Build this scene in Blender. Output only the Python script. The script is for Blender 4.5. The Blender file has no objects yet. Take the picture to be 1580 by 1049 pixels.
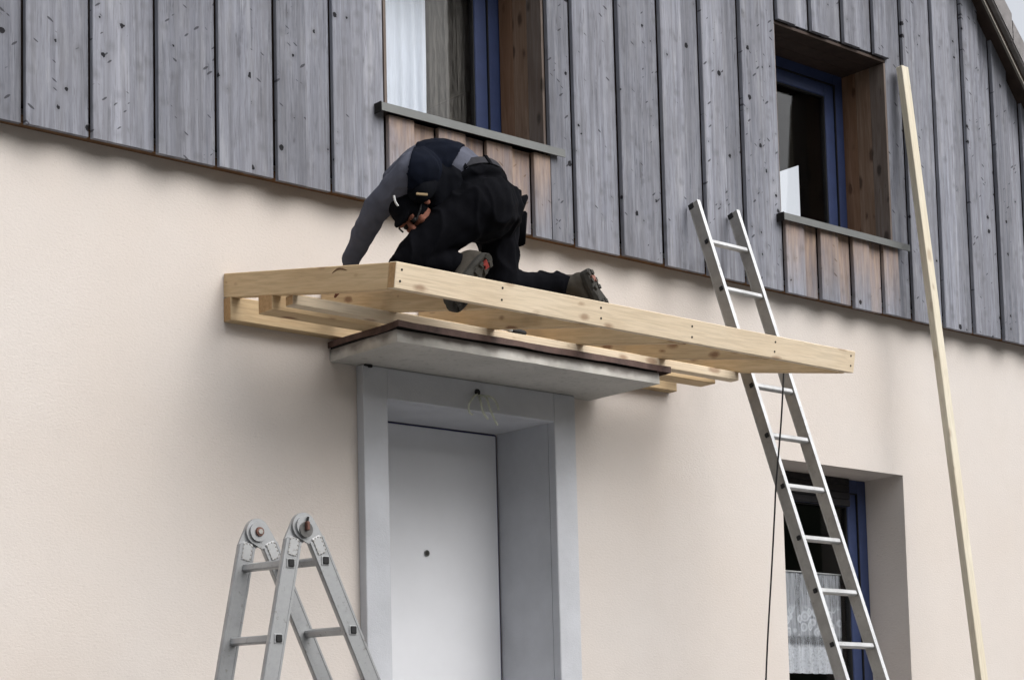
import bpy, bmesh, math, random
from mathutils import Vector, Matrix, noise
random.seed(7)
rad = math.radians
scene = bpy.context.scene
col = scene.collection

# ------------------------------------------------------------------ camera
F_PX, PW = 2989.3, 1580.0
yaw, pit, rol = rad(41.09), rad(5.51), rad(1.41)
fw = Vector((math.sin(yaw)*math.cos(pit), math.cos(yaw)*math.cos(pit), math.sin(pit)))
rt = Vector((math.cos(yaw), -math.sin(yaw), 0))
dn = fw.cross(rt)
r2 = rt*math.cos(rol) + dn*math.sin(rol)
d2 = -rt*math.sin(rol) + dn*math.cos(rol)
cd = bpy.data.cameras.new('camera')
cam = bpy.data.objects.new('camera', cd)
col.objects.link(cam)
m = Matrix(((r2.x, -d2.x, -fw.x, 0), (r2.y, -d2.y, -fw.y, -7.2), (r2.z, -d2.z, -fw.z, 1.6), (0, 0, 0, 1)))
cam.matrix_world = m
cd.sensor_width = 36.0
cd.sensor_fit = 'HORIZONTAL'
cd.lens = F_PX/PW*36.0
cd.shift_y = (912.7-524.5)/PW
cd.clip_end = 2000
scene.camera = cam

# ------------------------------------------------------------------ light
SUN_EL, SUN_AZ = rad(46), rad(20)      # azimuth measured from -Y (in front of the wall) towards +X
w = bpy.data.worlds.new('World')
scene.world = w
w.use_nodes = True
nt = w.node_tree
for n in list(nt.nodes):
    nt.nodes.remove(n)
sky = nt.nodes.new('ShaderNodeTexSky')
sky.sky_type = 'NISHITA'
sky.sun_disc = False
sky.sun_elevation = SUN_EL
sky.sun_rotation = math.pi - SUN_AZ
sky.dust_density = 4.0
hs = nt.nodes.new('ShaderNodeHueSaturation')
hs.inputs['Saturation'].default_value = 0.22
bg = nt.nodes.new('ShaderNodeBackground')
bg.inputs['Strength'].default_value = 0.15
wo = nt.nodes.new('ShaderNodeOutputWorld')
nt.links.new(sky.outputs[0], hs.inputs['Color'])
nt.links.new(hs.outputs[0], bg.inputs['Color'])
nt.links.new(bg.outputs[0], wo.inputs[0])
sl = bpy.data.lights.new('sun', 'SUN')
sl.energy = 1.1
sl.angle = rad(70)
sl.color = (1.0, 0.975, 0.94)
sun = bpy.data.objects.new('sun', sl)
col.objects.link(sun)
sd = Vector((math.sin(SUN_AZ)*math.cos(SUN_EL), -math.cos(SUN_AZ)*math.cos(SUN_EL), math.sin(SUN_EL)))
sun.rotation_euler = sd.to_track_quat('Z', 'Y').to_euler()
sun.location = sd*30
scene.view_settings.view_transform = 'Standard'
scene.view_settings.look = 'None'
scene.view_settings.gamma = 1
scene.view_settings.use_curve_mapping = False
scene.view_settings.exposure = 0.64

# ------------------------------------------------------------------ helpers
def tag(o, label=None, cat=None, group=None, kind=None):
    if label: o['label'] = label
    if cat: o['category'] = cat
    if group: o['group'] = group
    if kind: o['kind'] = kind
    return o

def empty(name, loc, label, cat, group=None):
    o = bpy.data.objects.new(name, None)
    col.objects.link(o)
    o.location = loc
    o.empty_display_size = 0.1
    return tag(o, label, cat, group)

def link(name, me, mat, parent=None, smooth=False):
    o = bpy.data.objects.new(name, me)
    col.objects.link(o)
    if mat is not None and not me.materials:
        me.materials.append(mat)
    if parent is not None:
        o.parent = parent
        o.matrix_parent_inverse = world(parent).inverted()
    if smooth:
        me.polygons.foreach_set('use_smooth', [True]*len(me.polygons))
    return o

def world(o):
    mm = Matrix.LocRotScale(o.location, o.rotation_euler, o.scale)
    if o.parent is not None:
        mm = world(o.parent) @ o.matrix_parent_inverse @ mm
    return mm

def obj(name, bm, mat, parent=None, smooth=False):
    me = bpy.data.meshes.new(name)
    bm.to_mesh(me)
    bm.free()
    return link(name, me, mat, parent, smooth)

def add_box(bm, x0, x1, y0, y1, z0, z1, bevel=0.0):
    vs = [bm.verts.new(p) for p in ((x0,y0,z0),(x1,y0,z0),(x1,y1,z0),(x0,y1,z0),(x0,y0,z1),(x1,y0,z1),(x1,y1,z1),(x0,y1,z1))]
    fs = [bm.faces.new([vs[i] for i in f]) for f in ((3,2,1,0),(4,5,6,7),(0,1,5,4),(1,2,6,5),(2,3,7,6),(3,0,4,7))]
    if bevel:
        es = list({e for f in fs for e in f.edges})
        bmesh.ops.bevel(bm, geom=es, offset=bevel, segments=1, affect='EDGES', profile=0.5)
    return vs

def add_hex(bm, pts):
    """eight points, order like add_box"""
    vs = [bm.verts.new(p) for p in pts]
    for f in ((3,2,1,0),(4,5,6,7),(0,1,5,4),(1,2,6,5),(2,3,7,6),(3,0,4,7)):
        bm.faces.new([vs[i] for i in f])
    return vs

def box(name, x0, x1, y0, y1, z0, z1, mat, parent=None, bevel=0.0):
    bm = bmesh.new()
    add_box(bm, x0, x1, y0, y1, z0, z1, bevel)
    return obj(name, bm, mat, parent)

def local_box(name, lx, ly, lz, mat, mtx, parent=None, bevel=0.003, ends=False):
    """a bar along its own X axis, placed by a world matrix (so grain follows it)"""
    bm = bmesh.new()
    add_box(bm, 0, lx, -ly/2, ly/2, -lz/2, lz/2, bevel)
    me = bpy.data.meshes.new(name)
    bm.to_mesh(me); bm.free()
    if mat is not None: me.materials.append(mat)
    if ends:
        me.materials.append(M['end_grain'])
        for p in me.polygons:
            if abs(p.normal.x) > 0.9: p.material_index = 1
    return place(name, me, mtx, parent)

def place(name, me, mtx, parent=None):
    o = bpy.data.objects.new(name, me)
    col.objects.link(o)
    if parent is not None:
        o.parent = parent
        mtx = world(parent).inverted() @ mtx
    loc, rot, sc = mtx.decompose()
    o.location = loc; o.rotation_euler = rot.to_euler(); o.scale = sc
    return o

def axes_mtx(o, xdir, up=(0, 0, 1)):
    x = Vector(xdir).normalized()
    z = Vector(up)
    z = (z - x*z.dot(x)).normalized()
    y = z.cross(x)
    return Matrix(((x.x, y.x, z.x, o[0]), (x.y, y.y, z.y, o[1]), (x.z, y.z, z.z, o[2]), (0, 0, 0, 1)))

def add_tube(bm, pts, radii, seg=10, caps=True):
    pts = [Vector(p) for p in pts]
    if not isinstance(radii, (list, tuple)): radii = [radii]*len(pts)
    prev = None
    rings = []
    for i, p in enumerate(pts):
        a = pts[max(i-1, 0)]; b = pts[min(i+1, len(pts)-1)]
        t = (b-a).normalized()
        if prev is None:
            ref = Vector((0, 0, 1)) if abs(t.z) < 0.9 else Vector((1, 0, 0))
            u = t.cross(ref).normalized()
        else:
            u = (prev - t*prev.dot(t)).normalized()
        prev = u
        v = t.cross(u)
        rings.append([bm.verts.new(p + (u*math.cos(2*math.pi*k/seg) + v*math.sin(2*math.pi*k/seg))*radii[i]) for k in range(seg)])
    for a, b in zip(rings, rings[1:]):
        for k in range(seg):
            bm.faces.new((a[k], a[(k+1) % seg], b[(k+1) % seg], b[k]))
    if caps:
        bm.faces.new(list(reversed(rings[0]))); bm.faces.new(rings[-1])

def add_disc(bm, c, axis, r, h, seg=20, r2=None):
    a = Vector(axis).normalized()
    add_tube(bm, [Vector(c), Vector(c)+a*h], [r, r if r2 is None else r2], seg)

def add_ball(bm, c, rx, ry=None, rz=None, rot=None, sub=2):
    ry = rx if ry is None else ry; rz = rx if rz is None else rz
    mm = Matrix.Translation(Vector(c)) @ (rot.to_4x4() if rot is not None else Matrix.Identity(4)) @ Matrix.Diagonal((rx, ry, rz, 1))
    bmesh.ops.create_icosphere(bm, subdivisions=sub, radius=1, matrix=mm)

def smooth_curve(pts, n=8):
    P = [Vector(p) for p in pts]
    out = []
    for i in range(len(P)-1):
        p0 = P[max(i-1, 0)]; p1 = P[i]; p2 = P[i+1]; p3 = P[min(i+2, len(P)-1)]
        for k in range(n):
            t = k/n
            out.append(0.5*((2*p1) + (p2-p0)*t + (2*p0-5*p1+4*p2-p3)*t*t + (3*p1-p0-3*p2+p3)*t**3))
    out.append(P[-1])
    return out

# ------------------------------------------------------------------ materials
class NT:
    def __init__(s, name):
        s.m = bpy.data.materials.new(name); s.m.use_nodes = True
        s.t = s.m.node_tree
        s.b = s.t.nodes['Principled BSDF']; s.out = s.t.nodes['Material Output']
    def n(s, typ, **kw):
        nd = s.t.nodes.new('ShaderNode'+typ)
        for k, v in kw.items():
            if k.startswith('i_'):
                key = k[2:]
                key = int(key) if key.isdigit() else key.replace('_', ' ')
                s.set(nd, key, v)
            else: setattr(nd, k, v)
        return nd
    def set(s, nd, key, v):
        if isinstance(v, bpy.types.NodeSocket): s.t.links.new(v, nd.inputs[key])
        else: nd.inputs[key].default_value = v
    def coords(s, sc=(1, 1, 1), rand=True, rot=(0, 0, 0), off=(0, 0, 0)):
        tc = s.n('TexCoord')
        v = tc.outputs['Object']
        if rand:
            oi = s.n('ObjectInfo')
            add = s.n('VectorMath', operation='MULTIPLY_ADD')
            comb = s.n('CombineXYZ')
            for i in range(3):
                mu = s.n('Math', operation='MULTIPLY', i_0=oi.outputs['Random'], i_1=(37.0, 91.0, 53.0)[i])
                s.t.links.new(mu.outputs[0], comb.inputs[i])
            s.t.links.new(v, add.inputs[0]); add.inputs[1].default_value = (1, 1, 1)
            s.t.links.new(comb.outputs[0], add.inputs[2])
            v = add.outputs[0]
        mp = s.n('Mapping'); s.t.links.new(v, mp.inputs[0])
        mp.inputs['Scale'].default_value = sc; mp.inputs['Rotation'].default_value = rot; mp.inputs['Location'].default_value = off
        return mp.outputs[0]
    def noise(s, vec, scale=1, detail=4, rough=0.55, dist=0):
        nd = s.n('TexNoise', i_Vector=vec, i_Scale=scale, i_Detail=detail, i_Roughness=rough, i_Distortion=dist)
        return nd.outputs['Fac']
    def ramp(s, fac, stops, interp='LINEAR'):
        r = s.n('ValToRGB'); r.color_ramp.interpolation = interp
        e = r.color_ramp.elements
        while len(e) < len(stops): e.new(0.5)
        for el, (p, c) in zip(e, stops):
            el.position = p; el.color = (c, c, c, 1) if isinstance(c, (int, float)) else (*c, 1)
        s.t.links.new(fac, r.inputs[0])
        return r.outputs[0]
    def mix(s, fac, a, b, mode='MIX'):
        nd = s.n('Mix', data_type='RGBA', blend_type=mode)
        for key, v in ((0, fac), (6, a), (7, b)):
            if isinstance(v, bpy.types.NodeSocket): s.t.links.new(v, nd.inputs[key])
            elif isinstance(v, (int, float)): nd.inputs[key].default_value = v if key == 0 else (v, v, v, 1)
            else: nd.inputs[key].default_value = (*v, 1)
        return nd.outputs[2]
    def math(s, op, a, b=None):
        nd = s.n('Math', operation=op)
        s.set(nd, 0, a)
        if b is not None: s.set(nd, 1, b)
        return nd.outputs[0]
    def bump(s, h, dist=0.002, strength=0.6):
        b = s.n('Bump', i_Height=h, i_Distance=dist, i_Strength=strength)
        s.t.links.new(b.outputs[0], s.b.inputs['Normal'])
    def base(s, c):
        if isinstance(c, bpy.types.NodeSocket): s.t.links.new(c, s.b.inputs['Base Color'])
        else: s.b.inputs['Base Color'].default_value = (*c, 1)
    def pr(s, rough=0.8, spec=0.3, metal=0.0):
        if isinstance(rough, bpy.types.NodeSocket): s.t.links.new(rough, s.b.inputs['Roughness'])
        else: s.b.inputs['Roughness'].default_value = rough
        s.b.inputs['Specular IOR Level'].default_value = spec
        s.b.inputs['Metallic'].default_value = metal
        return s.m

def plaster_mat(name, colour):
    t = NT(name)
    v = t.coords(rand=False)
    big = t.noise(v, 0.9, 3, 0.5)
    mid = t.noise(v, 7, 4, 0.6)
    gr = t.noise(t.coords((1, 1, 1.7), rand=False), 62, 3, 0.75)
    c = t.mix(t.ramp(big, [(0.3, 0.0), (0.7, 1.0)]), colour, tuple(x*y for x, y in zip(colour, (0.97, 0.94, 0.91))))
    c = t.mix(t.ramp(mid, [(0.35, 0.0), (0.75, 0.12)]), c, tuple(x*0.8 for x in colour))
    c = t.mix(t.ramp(gr, [(0.60, 0.0), (0.70, 0.32)]), c, tuple(x*0.60 for x in colour))
    c = t.mix(t.ramp(gr, [(0.30, 0.16), (0.42, 0.0)]), c, tuple(min(1, x*1.2) for x in colour))
    t.base(c)
    t.bump(gr, 0.005, 0.42)
    return t.pr(0.95, 0.06)

def grey_board_mat(name, brown=0.0, tone=1.0, z_top=None, fade=0.5):
    """weathered larch boards; the board's own Z runs along the grain"""
    t = NT(name)
    v = t.coords((1, 1, 0.045))
    vl = t.coords((1, 1, 0.012))
    streak = t.noise(vl, 38, 5, 0.6, 0.3)
    grain = t.noise(v, 150, 5, 0.65, 0.4)
    patch = t.noise(t.coords((1, 1, 0.35)), 5, 3, 0.5)
    oi = t.n('ObjectInfo')
    g0, g1 = (0.165*tone, 0.172*tone, 0.203*tone), (0.285*tone, 0.295*tone, 0.338*tone)
    c = t.mix(t.ramp(streak, [(0.3, 0.0), (0.7, 1.0)]), g0, g1)
    c = t.mix(t.ramp(grain, [(0.34, 0.55), (0.50, 0.0)]), c, (0.085*tone, 0.085*tone, 0.094*tone))
    c = t.mix(t.ramp(grain, [(0.62, 0.0), (0.74, 0.5)]), c, (0.42, 0.425, 0.45))
    pith = t.noise(t.coords((1, 1, 0.03)), 21, 2, 0.5, 0.6)
    brk = t.noise(t.coords((1, 1, 0.6)), 16, 3, 0.6)
    pl = t.math('MULTIPLY', t.ramp(pith, [(0.485, 0.0), (0.5, 1.0), (0.515, 0.0)]), t.ramp(brk, [(0.48, 0.0), (0.60, 1.0)]))
    c = t.mix(t.math('MULTIPLY', pl, 0.7), c, (0.07, 0.07, 0.08))
    c = t.mix(t.ramp(patch, [(0.35, 0.0), (0.75, 0.5)]), c, (0.20*tone, 0.20*tone, 0.218*tone))
    blot = t.noise(t.coords((1, 1, 0.16)), 17, 5, 0.65)
    c = t.mix(t.ramp(blot, [(0.52, 0.0), (0.72, 0.5)]), c, (0.115*tone, 0.115*tone, 0.128*tone))
    c = t.mix(t.ramp(blot, [(0.30, 0.35), (0.46, 0.0)]), c, (0.40, 0.405, 0.43))
    # board to board tone
    c = t.mix(1.0, c, t.ramp(oi.outputs['Random'], [(0.0, 0.78), (1.0, 1.18)]), 'MULTIPLY')
    # cathedral growth rings: soft long loops
    wv = t.n('TexWave', wave_type='RINGS', rings_direction='SPHERICAL', i_Vector=t.coords((1, 1, 0.07)), i_Scale=9.0, i_Distortion=3.5, i_Detail=2.0)
    c = t.mix(t.ramp(wv.outputs['Fac'], [(0.0, 0.28), (0.25, 0.0)]), c, (0.13, 0.13, 0.14))
    # knots: small dark ovals, some with a pale halo
    warp = t.n('VectorMath', operation='MULTIPLY_ADD')
    nz = t.n('TexNoise', i_Vector=t.coords(), i_Scale=75.0, i_Detail=3.0)
    t.t.links.new(nz.outputs['Color'], warp.inputs[0]); warp.inputs[1].default_value = (0.20, 0.20, 0.14)
    t.t.links.new(t.coords((12.0, 12.0, 11.0)), warp.inputs[2])
    vo = t.n('TexVoronoi', i_Vector=warp.outputs[0], i_Scale=1.0)
    keep = t.n('SeparateColor', i_Color=vo.outputs['Color'])
    rad_ = t.math('MULTIPLY', t.math('POWER', keep.outputs[0], 2.6), 0.19)
    kn = t.math('LESS_THAN', vo.outputs['Distance'], rad_)
    halo = t.math('SUBTRACT', 1.0, t.math('DIVIDE', vo.outputs['Distance'], 0.34))
    c = t.mix(t.math('MULTIPLY', t.math('MAXIMUM', halo, 0.0), 0.45), c, (0.10, 0.10, 0.108))
    c = t.mix(t.math('MULTIPLY', kn, 0.93), c, (0.010, 0.0095, 0.011))
    # oblique short checks
    for a, o in ((1.0, 3.1), (-0.9, 8.7)):
        vr = t.coords((1, 1, 1), rot=(0, a, 0), off=(o, o, o))
        mp2 = t.n('Mapping'); t.t.links.new(vr, mp2.inputs[0]); mp2.inputs['Scale'].default_value = (54, 7, 16)
        w2 = t.n('VectorMath', operation='MULTIPLY_ADD'); t.t.links.new(nz.outputs['Color'], w2.inputs[0])
        w2.inputs[1].default_value = (0.25, 0.2, 0.2); t.t.links.new(mp2.outputs[0], w2.inputs[2])
        vc = t.n('TexVoronoi', i_Vector=w2.outputs[0], i_Scale=1.0)
        kc = t.n('SeparateColor', i_Color=vc.outputs['Color'])
        rc = t.math('MULTIPLY', t.math('MAXIMUM', t.math('SUBTRACT', kc.outputs[1], 0.895), 0.0), 3.0)
        ck = t.n('MapRange', i_0=t.math('SUBTRACT', rc, vc.outputs['Distance'])); ck.inputs[1].default_value = -0.03; ck.inputs[2].default_value = 0.05
        c = t.mix(t.math('MULTIPLY', ck.outputs[0], 0.8), c, (0.035, 0.034, 0.040))
    if brown:
        tc = t.n('TexCoord'); se = t.n('SeparateXYZ', i_0=tc.outputs['Object'])
        f = t.n('MapRange', i_0=se.outputs[2]); f.inputs[1].default_value = z_top-fade; f.inputs[2].default_value = z_top
        n2 = t.noise(t.coords((1, 1, 0.15)), 22, 4, 0.6)
        fac = t.math('MULTIPLY', f.outputs[0], t.ramp(n2, [(0.3, 0.35), (0.65, 1.0)]))
        fac = t.math('MULTIPLY', t.math('MINIMUM', fac, 1.0), brown)
        bc = t.mix(t.ramp(n2, [(0.3, 0.0), (0.7, 1.0)]), (0.24, 0.115, 0.052), (0.50, 0.37, 0.27))
        c = t.mix(fac, c, t.mix(0.35, bc, c, 'OVERLAY'))
    t.base(c)
    h = t.math('SUBTRACT', t.math('ADD', t.math('MULTIPLY', grain, 0.6), streak), kn)
    t.bump(h, 0.003, 0.7)
    return t.pr(0.88, 0.08)

def timber_mat(name, a, b, knots=(0.20, 0.10, 0.05), kn_amount=0.85):
    """fresh sawn spruce; the bar's own X runs along the grain"""
    t = NT(name)
    v = t.coords((0.05, 1, 1))
    grain = t.noise(v, 120, 5, 0.6, 0.6)
    band = t.noise(t.coords((0.10, 1, 1)), 26, 3, 0.5, 1.0)
    big = t.noise(t.coords((0.5, 1, 1)), 3, 3, 0.5)
    c = t.mix(t.ramp(band, [(0.3, 0.0), (0.7, 1.0)]), a, b)
    c = t.mix(t.ramp(grain, [(0.4, 0.45), (0.55, 0.0)]), c, tuple(x*0.74 for x in a))
    c = t.mix(t.ramp(big, [(0.4, 0.0), (0.75, 0.35)]), c, tuple(x*y for x, y in zip(a, (0.86, 0.76, 0.66))))
    c = t.mix(1.0, c, t.ramp(t.n('ObjectInfo').outputs['Random'], [(0.0, 0.88), (1.0, 1.08)]), 'MULTIPLY')
    warp = t.n('VectorMath', operation='MULTIPLY_ADD')
    nz = t.n('TexNoise', i_Vector=t.coords(), i_Scale=25.0)
    t.t.links.new(nz.outputs['Color'], warp.inputs[0]); warp.inputs[1].default_value = (0.16,)*3
    t.t.links.new(t.coords((6.5, 14, 14)), warp.inputs[2])
    vo = t.n('TexVoronoi', i_Vector=warp.outputs[0], i_Scale=1.0)
    sp = t.n('SeparateColor', i_Color=vo.outputs['Color'])
    r_ = t.math('MULTIPLY', t.math('MAXIMUM', t.math('SUBTRACT', sp.outputs[0], 0.30), 0.0), 0.40)
    k = t.math('SUBTRACT', r_, vo.outputs['Distance'])
    kf = t.n('MapRange', i_0=k); kf.inputs[1].default_value = -0.10; kf.inputs[2].default_value = 0.06
    c = t.mix(t.math('MULTIPLY', kf.outputs[0], kn_amount), c, knots)
    # occasional long pitch streaks / checks
    vc = t.n('TexVoronoi', i_Vector=t.coords((3.2, 40, 40)), i_Scale=1.0)
    sc = t.n('SeparateColor', i_Color=vc.outputs['Color'])
    rc = t.math('MULTIPLY', t.math('MAXIMUM', t.math('SUBTRACT', sc.outputs[2], 0.86), 0.0), 1.5)
    c = t.mix(t.math('MULTIPLY', t.math('LESS_THAN', vc.outputs['Distance'], rc), 0.7), c, tuple(x*0.35 for x in a))
    t.base(c)
    t.bump(t.math('ADD', grain, band), 0.0015, 0.5)
    return t.pr(0.7, 0.25)

def simple(name, colour, rough=0.7, spec=0.3, metal=0.0, var=0.15, scale=20, bump=0.0, fine=80, rand=True):
    t = NT(name)
    v = t.coords(rand=rand)
    n1 = t.noise(v, scale, 4, 0.6)
    c = t.mix(t.ramp(n1, [(0.3, 0.0), (0.7, 1.0)]), tuple(x*(1-var) for x in colour), tuple(min(1, x*(1+var)) for x in colour))
    t.base(c)
    if bump: t.bump(t.noise(v, fine, 4, 0.6), bump, 0.6)
    return t.pr(rough, spec, metal)

def alu_mat(name, colour=(0.37, 0.378, 0.387), metal=0.55, rough=0.42):
    t = NT(name)
    v = t.coords(rand=True)
    n1 = t.noise(v, 9, 4, 0.65); n2 = t.noise(v, 45, 4, 0.7)
    c = t.mix(t.ramp(n1, [(0.35, 0.0), (0.7, 1.0)]), colour, tuple(x*0.78 for x in colour))
    c = t.mix(t.ramp(n2, [(0.60, 0.0), (0.72, 0.65)]), c, (0.16, 0.145, 0.125))
    t.base(c)
    t.bump(n2, 0.0006, 0.4)
    return t.pr(t.ramp(n1, [(0.3, rough-0.1), (0.7, rough+0.14)]), 0.4, metal)

def concrete_mat(name, colour, stain=(0.10, 0.095, 0.09)):
    t = NT(name)
    v = t.coords(rand=False)
    a = t.noise(v, 4, 5, 0.6); b = t.noise(v, 30, 5, 0.65); f = t.noise(v, 160, 3, 0.6)
    c = t.mix(t.ramp(a, [(0.3, 0.0), (0.7, 1.0)]), colour, tuple(x*0.84 for x in colour))
    c = t.mix(t.ramp(b, [(0.55, 0.0), (0.72, 0.5)]), c, stain)
    t.base(c)
    t.bump(t.math('ADD', b, f), 0.003, 0.5)
    return t.pr(0.9, 0.2)

M = {}
M['plaster'] = plaster_mat('pink_plaster', (0.60, 0.560, 0.530))
M['board'] = grey_board_mat('weathered_board', tone=1.02)
M['base_board'] = grey_board_mat('weathered_base_board', tone=1.0)
M['fascia_timber'] = timber_mat('pale_planed_spruce', (0.62, 0.515, 0.375), (0.68, 0.575, 0.435), kn_amount=0.6)
M['timber'] = timber_mat('sawn_spruce', (0.52, 0.38, 0.22), (0.60, 0.46, 0.285))
M['batten_timber'] = timber_mat('pale_batten', (0.62, 0.57, 0.455), (0.68, 0.63, 0.52), kn_amount=0.4)
M['reveal'] = timber_mat('brown_reveal_boards', (0.17, 0.092, 0.052), (0.24, 0.145, 0.095), knots=(0.07, 0.035, 0.02))
M['surround'] = concrete_mat('grey_painted_surround', (0.53, 0.545, 0.58), (0.49, 0.50, 0.53))
M['reveal_paint'] = M['surround']
M['reveal_grey'] = timber_mat('greyed_reveal_boards', (0.14, 0.108, 0.092), (0.21, 0.175, 0.155), knots=(0.04, 0.03, 0.025))
M['reveal_mid'] = timber_mat('half_greyed_reveal_boards', (0.165, 0.105, 0.07), (0.25, 0.175, 0.13), knots=(0.05, 0.03, 0.02))
M['slab'] = concrete_mat('weathered_concrete', (0.50, 0.49, 0.465), (0.20, 0.195, 0.185))
def slab_edge_mat():
    t = NT('weathered_concrete_edge')
    v = t.coords(rand=False)
    a = t.noise(v, 11, 3, 0.5); b = a
    c = t.mix(t.ramp(a, [(0.3, 0.0), (0.7, 1.0)]), (0.54, 0.53, 0.50), (0.40, 0.385, 0.36))
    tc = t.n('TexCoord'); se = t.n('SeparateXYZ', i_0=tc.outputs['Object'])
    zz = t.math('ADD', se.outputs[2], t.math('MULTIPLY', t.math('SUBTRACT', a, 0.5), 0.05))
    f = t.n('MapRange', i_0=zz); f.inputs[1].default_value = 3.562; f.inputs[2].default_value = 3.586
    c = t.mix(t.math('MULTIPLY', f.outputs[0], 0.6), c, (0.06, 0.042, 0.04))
    t.base(c); t.bump(a, 0.004, 0.6)
    return t.pr(0.9, 0.1)
M['slab_edge'] = slab_edge_mat()
M['flashing'] = simple('rusty_brown_flashing', (0.085, 0.050, 0.042), 0.7, 0.4, 0.0, 0.4, 14, 0.002, 60)
M['felt'] = simple('black_roofing_felt', (0.02, 0.019, 0.018), 0.9, 0.2, 0, 0.3, 30)
M['door'] = simple('pale_grey_door_paint', (0.70, 0.712, 0.745), 0.55, 0.3, 0, 0.03, 3)
M['blue'] = simple('blue_window_paint', (0.030, 0.046, 0.118), 0.5, 0.4, 0, 0.12, 12, 0.0006, 60)
M['dark_blue'] = simple('dark_blue_frame_paint', (0.05, 0.055, 0.17), 0.5, 0.4, 0, 0.1, 12)
M['rubber'] = simple('black_rubber', (0.012, 0.012, 0.013), 0.6, 0.3, 0, 0.2, 30)
M['sill'] = simple('grey_metal_sill', (0.125, 0.130, 0.128), 0.5, 0.4, 0.25, 0.08, 12)
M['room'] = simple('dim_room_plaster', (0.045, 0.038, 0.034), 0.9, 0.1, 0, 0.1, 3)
M['tile'] = simple('grey_verge_tile', (0.20, 0.19, 0.19), 0.8, 0.3, 0, 0.2, 16, 0.002, 90)
M['barge'] = simple('dark_brown_stained_wood', (0.045, 0.03, 0.024), 0.75, 0.3, 0, 0.25, 14)
M['head_shadow'] = simple('window_head_shadow', (0.018, 0.017, 0.019), 0.7, 0.2, 0, 0.15, 14)  # near-black that paints the shadow under the window head
M['closing'] = simple('brown_batten_wood', (0.16, 0.095, 0.055), 0.85, 0.1, 0, 0.2, 14)
M['drip'] = simple('pale_drip_edge', (0.19, 0.175, 0.15), 0.6, 0.4, 0.2, 0.1, 14)
M['ground'] = simple('gravel_yard', (0.15, 0.146, 0.14), 0.95, 0.1, 0, 0.25, 3, 0.02, 30, rand=False)
M['added_hill'] = simple('added_dark_woodland', (0.04, 0.048, 0.034), 0.95, 0.05, 0, 0.4, 0.4, rand=False)
M['alu'] = alu_mat('worn_aluminium')
M['alu_bright'] = alu_mat('bright_aluminium', (0.50, 0.51, 0.52), 0.4, 0.40)
M['alu_mid'] = alu_mat('dull_aluminium', (0.43, 0.435, 0.44), 0.45, 0.42)
M['alu_dark'] = alu_mat('dirty_shaded_aluminium', (0.34, 0.33, 0.31), 0.4, 0.5)
M['rust'] = simple('red_brown_bolt', (0.13, 0.06, 0.045), 0.6, 0.4, 0.3, 0.3, 40)
M['hub'] = simple('dark_worn_steel', (0.10, 0.098, 0.095), 0.5, 0.4, 0.4, 0.3, 40)
M['end_grain'] = simple('tan_end_grain', (0.40, 0.255, 0.13), 0.85, 0.1, 0, 0.18, 60, 0.001, 160)
M['screw'] = simple('dark_screw_head', (0.03, 0.027, 0.025), 0.5, 0.4, 0.5, 0.1, 40)
M['cable'] = simple('black_cable', (0.012, 0.012, 0.013), 0.5, 0.4, 0, 0.1, 40)
M['wire'] = simple('grey_green_wire', (0.50, 0.52, 0.44), 0.5, 0.4, 0, 0.2, 40)

def glass_mat():
    t = NT('window_glass')
    tr = t.n('BsdfTransparent'); gl = t.n('BsdfGlossy', i_Roughness=0.02)
    fr = t.n('Fresnel', i_IOR=1.18)
    mx = t.n('MixShader', i_0=fr.outputs[0])
    t.t.links.new(tr.outputs[0], mx.inputs[1]); t.t.links.new(gl.outputs[0], mx.inputs[2])
    t.t.links.new(mx.outputs[0], t.out.inputs[0])
    return t.m
M['glass'] = glass_mat()

def cloth_mat(name, colour, fold=0.0, rough=0.9, weave=500):
    t = NT(name)
    v = t.coords(rand=False)
    a = t.noise(v, 12, 4, 0.6); b = t.noise(v, weave, 2, 0.5)
    c = t.mix(t.ramp(a, [(0.3, 0.0), (0.7, 1.0)]), tuple(x*0.85 for x in colour), tuple(x*1.15 for x in colour))
    t.base(c)
    t.bump(t.math('ADD', t.math('MULTIPLY', b, 0.25), a), 0.004, 0.5)
    return t.pr(rough, 0.06)

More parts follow.
